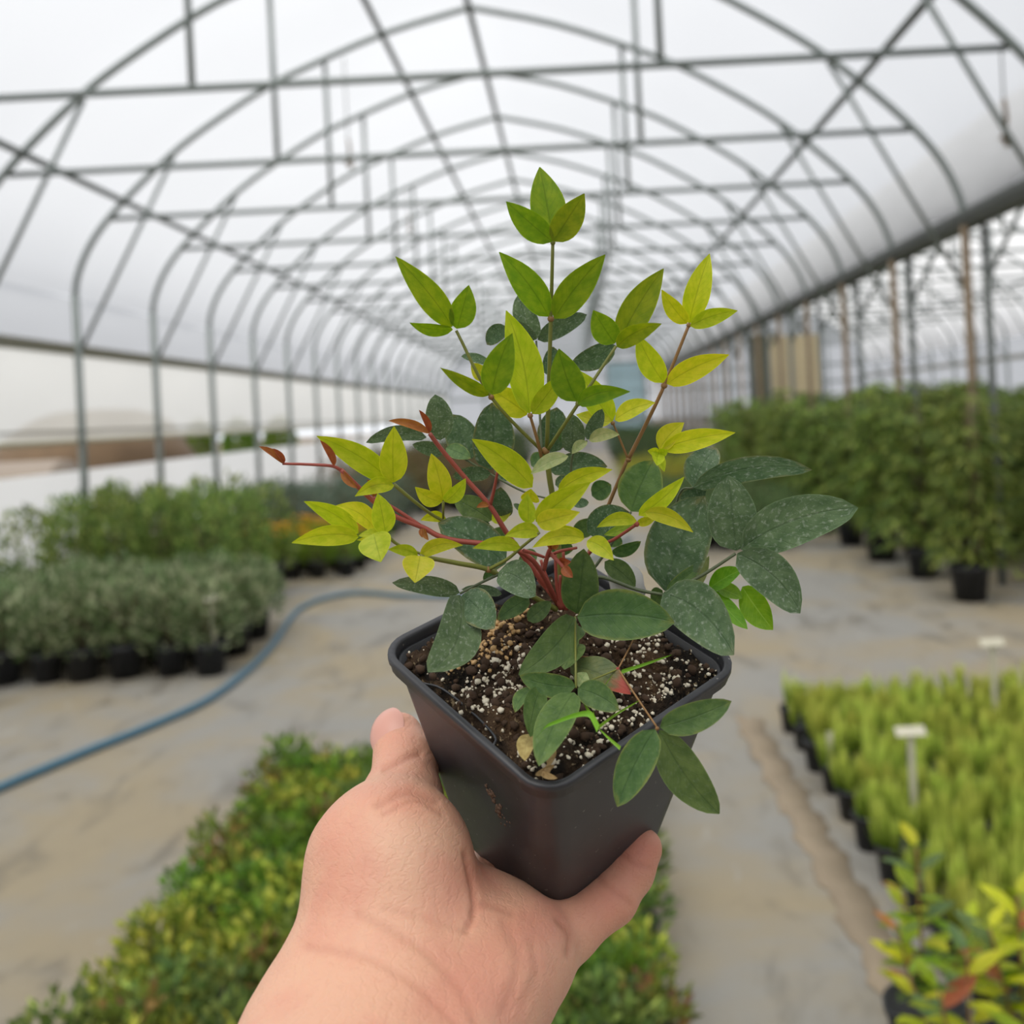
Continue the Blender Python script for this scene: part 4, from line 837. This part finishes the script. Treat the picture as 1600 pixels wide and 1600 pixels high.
bone((742, 1410, .376), 42, (768, 1358, .415), 38, .005); bone((768, 1358, .415), 37, (776, 1300, .452), 34, .003); bone((776, 1300, .452), 33, (792, 1235, .462), 30, .003)
bone((795, 1440, .380), 42, (850, 1408, .430), 38, .005); bone((850, 1408, .430), 37, (880, 1330, .470), 34, .003); bone((880, 1330, .470), 33, (885, 1250, .475), 30, .003)
bone((842, 1462, .374), 40, (915, 1412, .425), 37, .005); bone((915, 1412, .425), 36, (955, 1345, .458), 33, .003); bone((955, 1345, .458), 32, (955, 1280, .465), 29, .003)
hstep = .00115
allp = np.array([p[0] for p in prims] + [p[2] for p in prims]); lo = allp.min(0) - .034; hi = allp.max(0) + .034; lo[2] = max(lo[2], CH - .36)
dim = np.ceil((hi - lo) / hstep).astype(int) + 1; D = np.full(dim, .05, np.float32)
ax = [lo[i] + np.arange(dim[i]) * hstep for i in range(3)]
for a, ra, b, rb, k in prims:
    R = max(ra, rb) + k + .004; b0 = np.minimum(a, b) - R; b1 = np.maximum(a, b) + R
    i0 = np.clip(((b0 - lo) / hstep).astype(int), 0, dim - 1); i1 = np.clip(((b1 - lo) / hstep).astype(int) + 2, 1, dim)
    if np.any(i1 <= i0): continue
    sl_ = tuple(slice(i0[i], i1[i]) for i in range(3)); X = ax[0][sl_[0]][:, None, None]; Y = ax[1][sl_[1]][None, :, None]; Z = ax[2][sl_[2]][None, None, :]
    ba = b - a; l2 = float(ba @ ba); h = np.clip(((X - a[0]) * ba[0] + (Y - a[1]) * ba[1] + (Z - a[2]) * ba[2]) / l2, 0, 1)
    d = np.sqrt((X - a[0] - h * ba[0]) ** 2 + (Y - a[1] - h * ba[1]) ** 2 + (Z - a[2] - h * ba[2]) ** 2) - (ra + (rb - ra) * h)
    cur = D[sl_]; q = np.maximum(k - np.abs(cur - d), 0) / k; D[sl_] = np.minimum(cur, d) - q * q * k * .25
def surface_nets(D, lo, st):
    Sg = D < 0; c = np.zeros(np.array(D.shape) - 1, np.int8)
    offs = [(i, j, k) for i in (0, 1) for j in (0, 1) for k in (0, 1)]
    for o in offs: c += Sg[o[0]:D.shape[0] - 1 + o[0], o[1]:D.shape[1] - 1 + o[1], o[2]:D.shape[2] - 1 + o[2]]
    act = (c > 0) & (c < 8); idx = np.argwhere(act); acc = np.zeros((len(idx), 3)); cnt = np.zeros(len(idx))
    for o in offs:
        for x in range(3):
            if o[x]: continue
            o2 = list(o); o2[x] = 1; v0 = D[tuple((idx + o).T)]; v1 = D[tuple((idx + o2).T)]; cr = (v0 < 0) != (v1 < 0)
            t = np.where(cr, v0 / np.where(v0 == v1, 1, v0 - v1), 0); p = np.array(o, float)[None] + np.zeros((len(idx), 3)); p[:, x] += t; acc[cr] += p[cr]; cnt += cr
    V = lo + (idx + acc / cnt[:, None]) * st; ids = np.full(act.shape, -1, np.int32); ids[act] = np.arange(len(idx)); Fs = []
    for x in range(3):
        y, z = (x + 1) % 3, (x + 2) % 3; n = np.array(D.shape); s0 = [slice(None)] * 3; s1 = [slice(None)] * 3; s0[x] = slice(0, -1); s1[x] = slice(1, None)
        e = np.argwhere(Sg[tuple(s0)] != Sg[tuple(s1)]); e = e[(e[:, y] > 0) & (e[:, z] > 0) & (e[:, y] < n[y] - 1) & (e[:, z] < n[z] - 1)]
        def g(dy, dz): q = e.copy(); q[:, y] -= dy; q[:, z] -= dz; return ids[tuple(q.T)]
        quad = np.stack([g(1, 1), g(0, 1), g(0, 0), g(1, 0)], 1); inside = Sg[tuple(e.T)]; quad[~inside] = quad[~inside][:, ::-1]; Fs.append(quad)
    Fs = np.concatenate(Fs); return V, Fs[(Fs >= 0).all(1)]
HV, HF = surface_nets(D, lo, hstep)
def vnormals(V, Fq):
    n = np.cross(V[Fq[:, 2]] - V[Fq[:, 0]], V[Fq[:, 3]] - V[Fq[:, 1]]); vn = np.zeros_like(V)
    for i in range(4): np.add.at(vn, Fq[:, i], n)
    return vn / (np.linalg.norm(vn, axis=1)[:, None] + 1e-12)
for _ in range(2):                                     # light smoothing
    acc = np.zeros_like(HV); cn = np.zeros(len(HV))
    for i in range(4): np.add.at(acc, HF[:, i], HV[HF[:, (i + 1) % 4]]); np.add.at(cn, HF[:, i], 1)
    HV = HV * .5 + acc / cn[:, None] * .5
def clear_pot(V, keep=.0006):
    q = (np.c_[V, np.ones(len(V))] @ RINV.T)[:, :3]
    for _ in range(3):
        z = np.clip(q[:, 2], 0, PH - .008); half = side_at(z) / 2; rc = .013 + (.009 - .013) * z / PH
        ex = np.abs(q[:, :2]) - (half - rc)[:, None]; mx = np.maximum(ex, 0); rad = np.hypot(mx[:, 0], mx[:, 1])
        pen_s = np.where(rad > 0, rc - rad, rc - np.maximum(ex[:, 0], ex[:, 1])); pen_z = q[:, 2]
        ins = (pen_s > keep) & (pen_z > keep) & (q[:, 2] < PH)
        sg = np.where(q[:, :2] < 0, -1.0, 1.0); nr_ = np.zeros_like(q)
        both = (mx > 0).all(1); ax_ = np.argmax(ex, 1); nr_[np.arange(len(q)), ax_] = sg[np.arange(len(q)), ax_]
        nr_[both, :2] = sg[both] * mx[both] / rad[both][:, None]
        down = ins & (pen_z < pen_s); out = ins & ~down
        q[down, 2] = keep; q[out] += nr_[out] * (pen_s[out] - keep)[:, None]
    return (np.c_[q, np.ones(len(q))] @ RW.T)[:, :3]
HV = clear_pot(HV)
HN = vnormals(HV, HF); hp_ = px_of(HV); facing = ((np.array([0, 0, CH]) - HV) * HN).sum(1) > 0
def dist_poly(pts, poly):
    best = np.full(len(pts), 1e9)
    for a, b in zip(poly[:-1], poly[1:]):
        a, b = np.array(a, float), np.array(b, float); ab = b - a; t = np.clip(((pts - a) @ ab) / (ab @ ab), 0, 1); best = np.minimum(best, np.linalg.norm(pts - a - t[:, None] * ab, axis=1))
    return best
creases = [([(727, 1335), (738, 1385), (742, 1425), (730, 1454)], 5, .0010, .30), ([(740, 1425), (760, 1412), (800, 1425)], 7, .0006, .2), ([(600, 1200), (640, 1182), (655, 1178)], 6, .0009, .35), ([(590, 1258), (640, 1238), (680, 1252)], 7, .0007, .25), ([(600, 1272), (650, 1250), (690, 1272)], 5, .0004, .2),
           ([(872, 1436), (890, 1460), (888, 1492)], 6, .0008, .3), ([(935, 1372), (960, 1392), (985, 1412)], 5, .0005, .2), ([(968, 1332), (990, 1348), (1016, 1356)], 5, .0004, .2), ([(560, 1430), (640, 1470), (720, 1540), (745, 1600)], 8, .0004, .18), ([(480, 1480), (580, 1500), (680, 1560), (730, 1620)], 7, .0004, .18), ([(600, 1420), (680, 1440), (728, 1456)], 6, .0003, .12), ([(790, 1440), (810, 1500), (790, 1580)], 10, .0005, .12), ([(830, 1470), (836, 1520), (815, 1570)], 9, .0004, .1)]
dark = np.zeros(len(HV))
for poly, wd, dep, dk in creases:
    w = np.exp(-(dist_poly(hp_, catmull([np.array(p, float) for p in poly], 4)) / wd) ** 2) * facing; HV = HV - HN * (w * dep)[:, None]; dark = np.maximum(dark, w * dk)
for cx, cy, rr, amp in ((640, 1330, 60, .0008), (820, 1520, 40, .0008), (560, 1300, 40, -.0006), (700, 1560, 50, -.0012)):
    w = np.exp(-((hp_[:, 0] - cx) ** 2 + (hp_[:, 1] - cy) ** 2) / rr ** 2) * facing; HV = HV + HN * (w * amp)[:, None]
skin = np.tile(np.array(rgb(218, 170, 143)), (len(HV), 1))
def blot(cx, cy, rx, ry, col, amt):
    global skin
    w = np.exp(-((hp_[:, 0] - cx) / rx) ** 2 - ((hp_[:, 1] - cy) / ry) ** 2) * amt; skin = skin * (1 - w[:, None]) + np.array(col) * w[:, None]
pink, pale, deep = rgb(208, 138, 116), rgb(222, 182, 156), rgb(196, 118, 100)
blot(620, 1150, 50, 50, rgb(214, 146, 124), .6); blot(1000, 1330, 60, 60, deep, .7); blot(940, 1410, 60, 60, pink, .7); blot(530, 1360, 60, 90, pink, .35); blot(640, 1330, 70, 80, pale, .5); blot(760, 1540, 120, 80, pink, .45); blot(840, 1440, 60, 40, pink, .6); blot(790, 1470, 50, 50, rgb(214, 156, 128), .4); blot(640, 1255, 60, 30, pink, .45); blot(740, 1370, 50, 40, deep, .5)  # pale blot paints the thumb ball's highlight into the skin, left pink its redder edge
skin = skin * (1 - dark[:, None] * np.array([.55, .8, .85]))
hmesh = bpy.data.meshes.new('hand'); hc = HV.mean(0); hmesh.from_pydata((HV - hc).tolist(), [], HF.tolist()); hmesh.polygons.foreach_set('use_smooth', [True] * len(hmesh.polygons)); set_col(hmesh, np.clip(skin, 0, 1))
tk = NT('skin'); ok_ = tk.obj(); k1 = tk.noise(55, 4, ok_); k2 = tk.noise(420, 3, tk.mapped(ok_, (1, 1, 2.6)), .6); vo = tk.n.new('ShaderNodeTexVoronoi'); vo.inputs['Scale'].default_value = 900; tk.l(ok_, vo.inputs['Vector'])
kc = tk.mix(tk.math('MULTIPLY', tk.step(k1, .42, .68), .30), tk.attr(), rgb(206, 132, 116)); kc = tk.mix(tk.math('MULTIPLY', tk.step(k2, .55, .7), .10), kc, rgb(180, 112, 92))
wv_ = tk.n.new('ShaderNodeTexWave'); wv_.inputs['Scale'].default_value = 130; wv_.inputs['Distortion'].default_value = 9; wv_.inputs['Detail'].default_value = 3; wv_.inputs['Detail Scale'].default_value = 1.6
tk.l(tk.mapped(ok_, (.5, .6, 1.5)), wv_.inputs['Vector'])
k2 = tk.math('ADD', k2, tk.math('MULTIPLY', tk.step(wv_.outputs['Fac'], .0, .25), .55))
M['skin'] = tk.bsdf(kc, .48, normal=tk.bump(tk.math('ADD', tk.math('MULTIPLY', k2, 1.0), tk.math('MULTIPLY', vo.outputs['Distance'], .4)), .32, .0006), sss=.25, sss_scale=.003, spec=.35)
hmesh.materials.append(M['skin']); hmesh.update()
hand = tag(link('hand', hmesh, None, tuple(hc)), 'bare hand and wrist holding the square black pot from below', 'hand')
# thumbnail
ta, tb = P(634, 1196, .392), P(622, 1154, .402); tx_ = nz(tb - ta); view = nz(np.array([0, 0, CH]) - tb); lft = nz(P(500, 1100, .39) - tb); nd = nz(.7 * lft + .6 * view); nd = nz(nd - tx_ * np.dot(nd, tx_)); sd_ = np.cross(tx_, nd)
Rt = 41.5 * .402 / F; m = MB(); loops = []
for i in range(9):
    t = i / 8; s_ = lerp(-.006, .0105, t); rr = Rt * (1 if s_ < 0 else math.sqrt(max(.12, 1 - (s_ / (Rt * 1.22)) ** 2))) + .0003; hw = math.radians(50) * math.sin(math.pi * (.22 + .56 * t)) ** .5
    loops.append([tb + tx_ * s_ + rr * (math.cos(a) * nd + math.sin(a) * sd_) - hc for a in np.linspace(-hw, hw, 9)])
m.loft(loops, False); link('thumbnail', m.mesh('thumbnail', NT('fingernail').bsdf(rgb(214, 158, 142), .32, spec=.5)), hand)
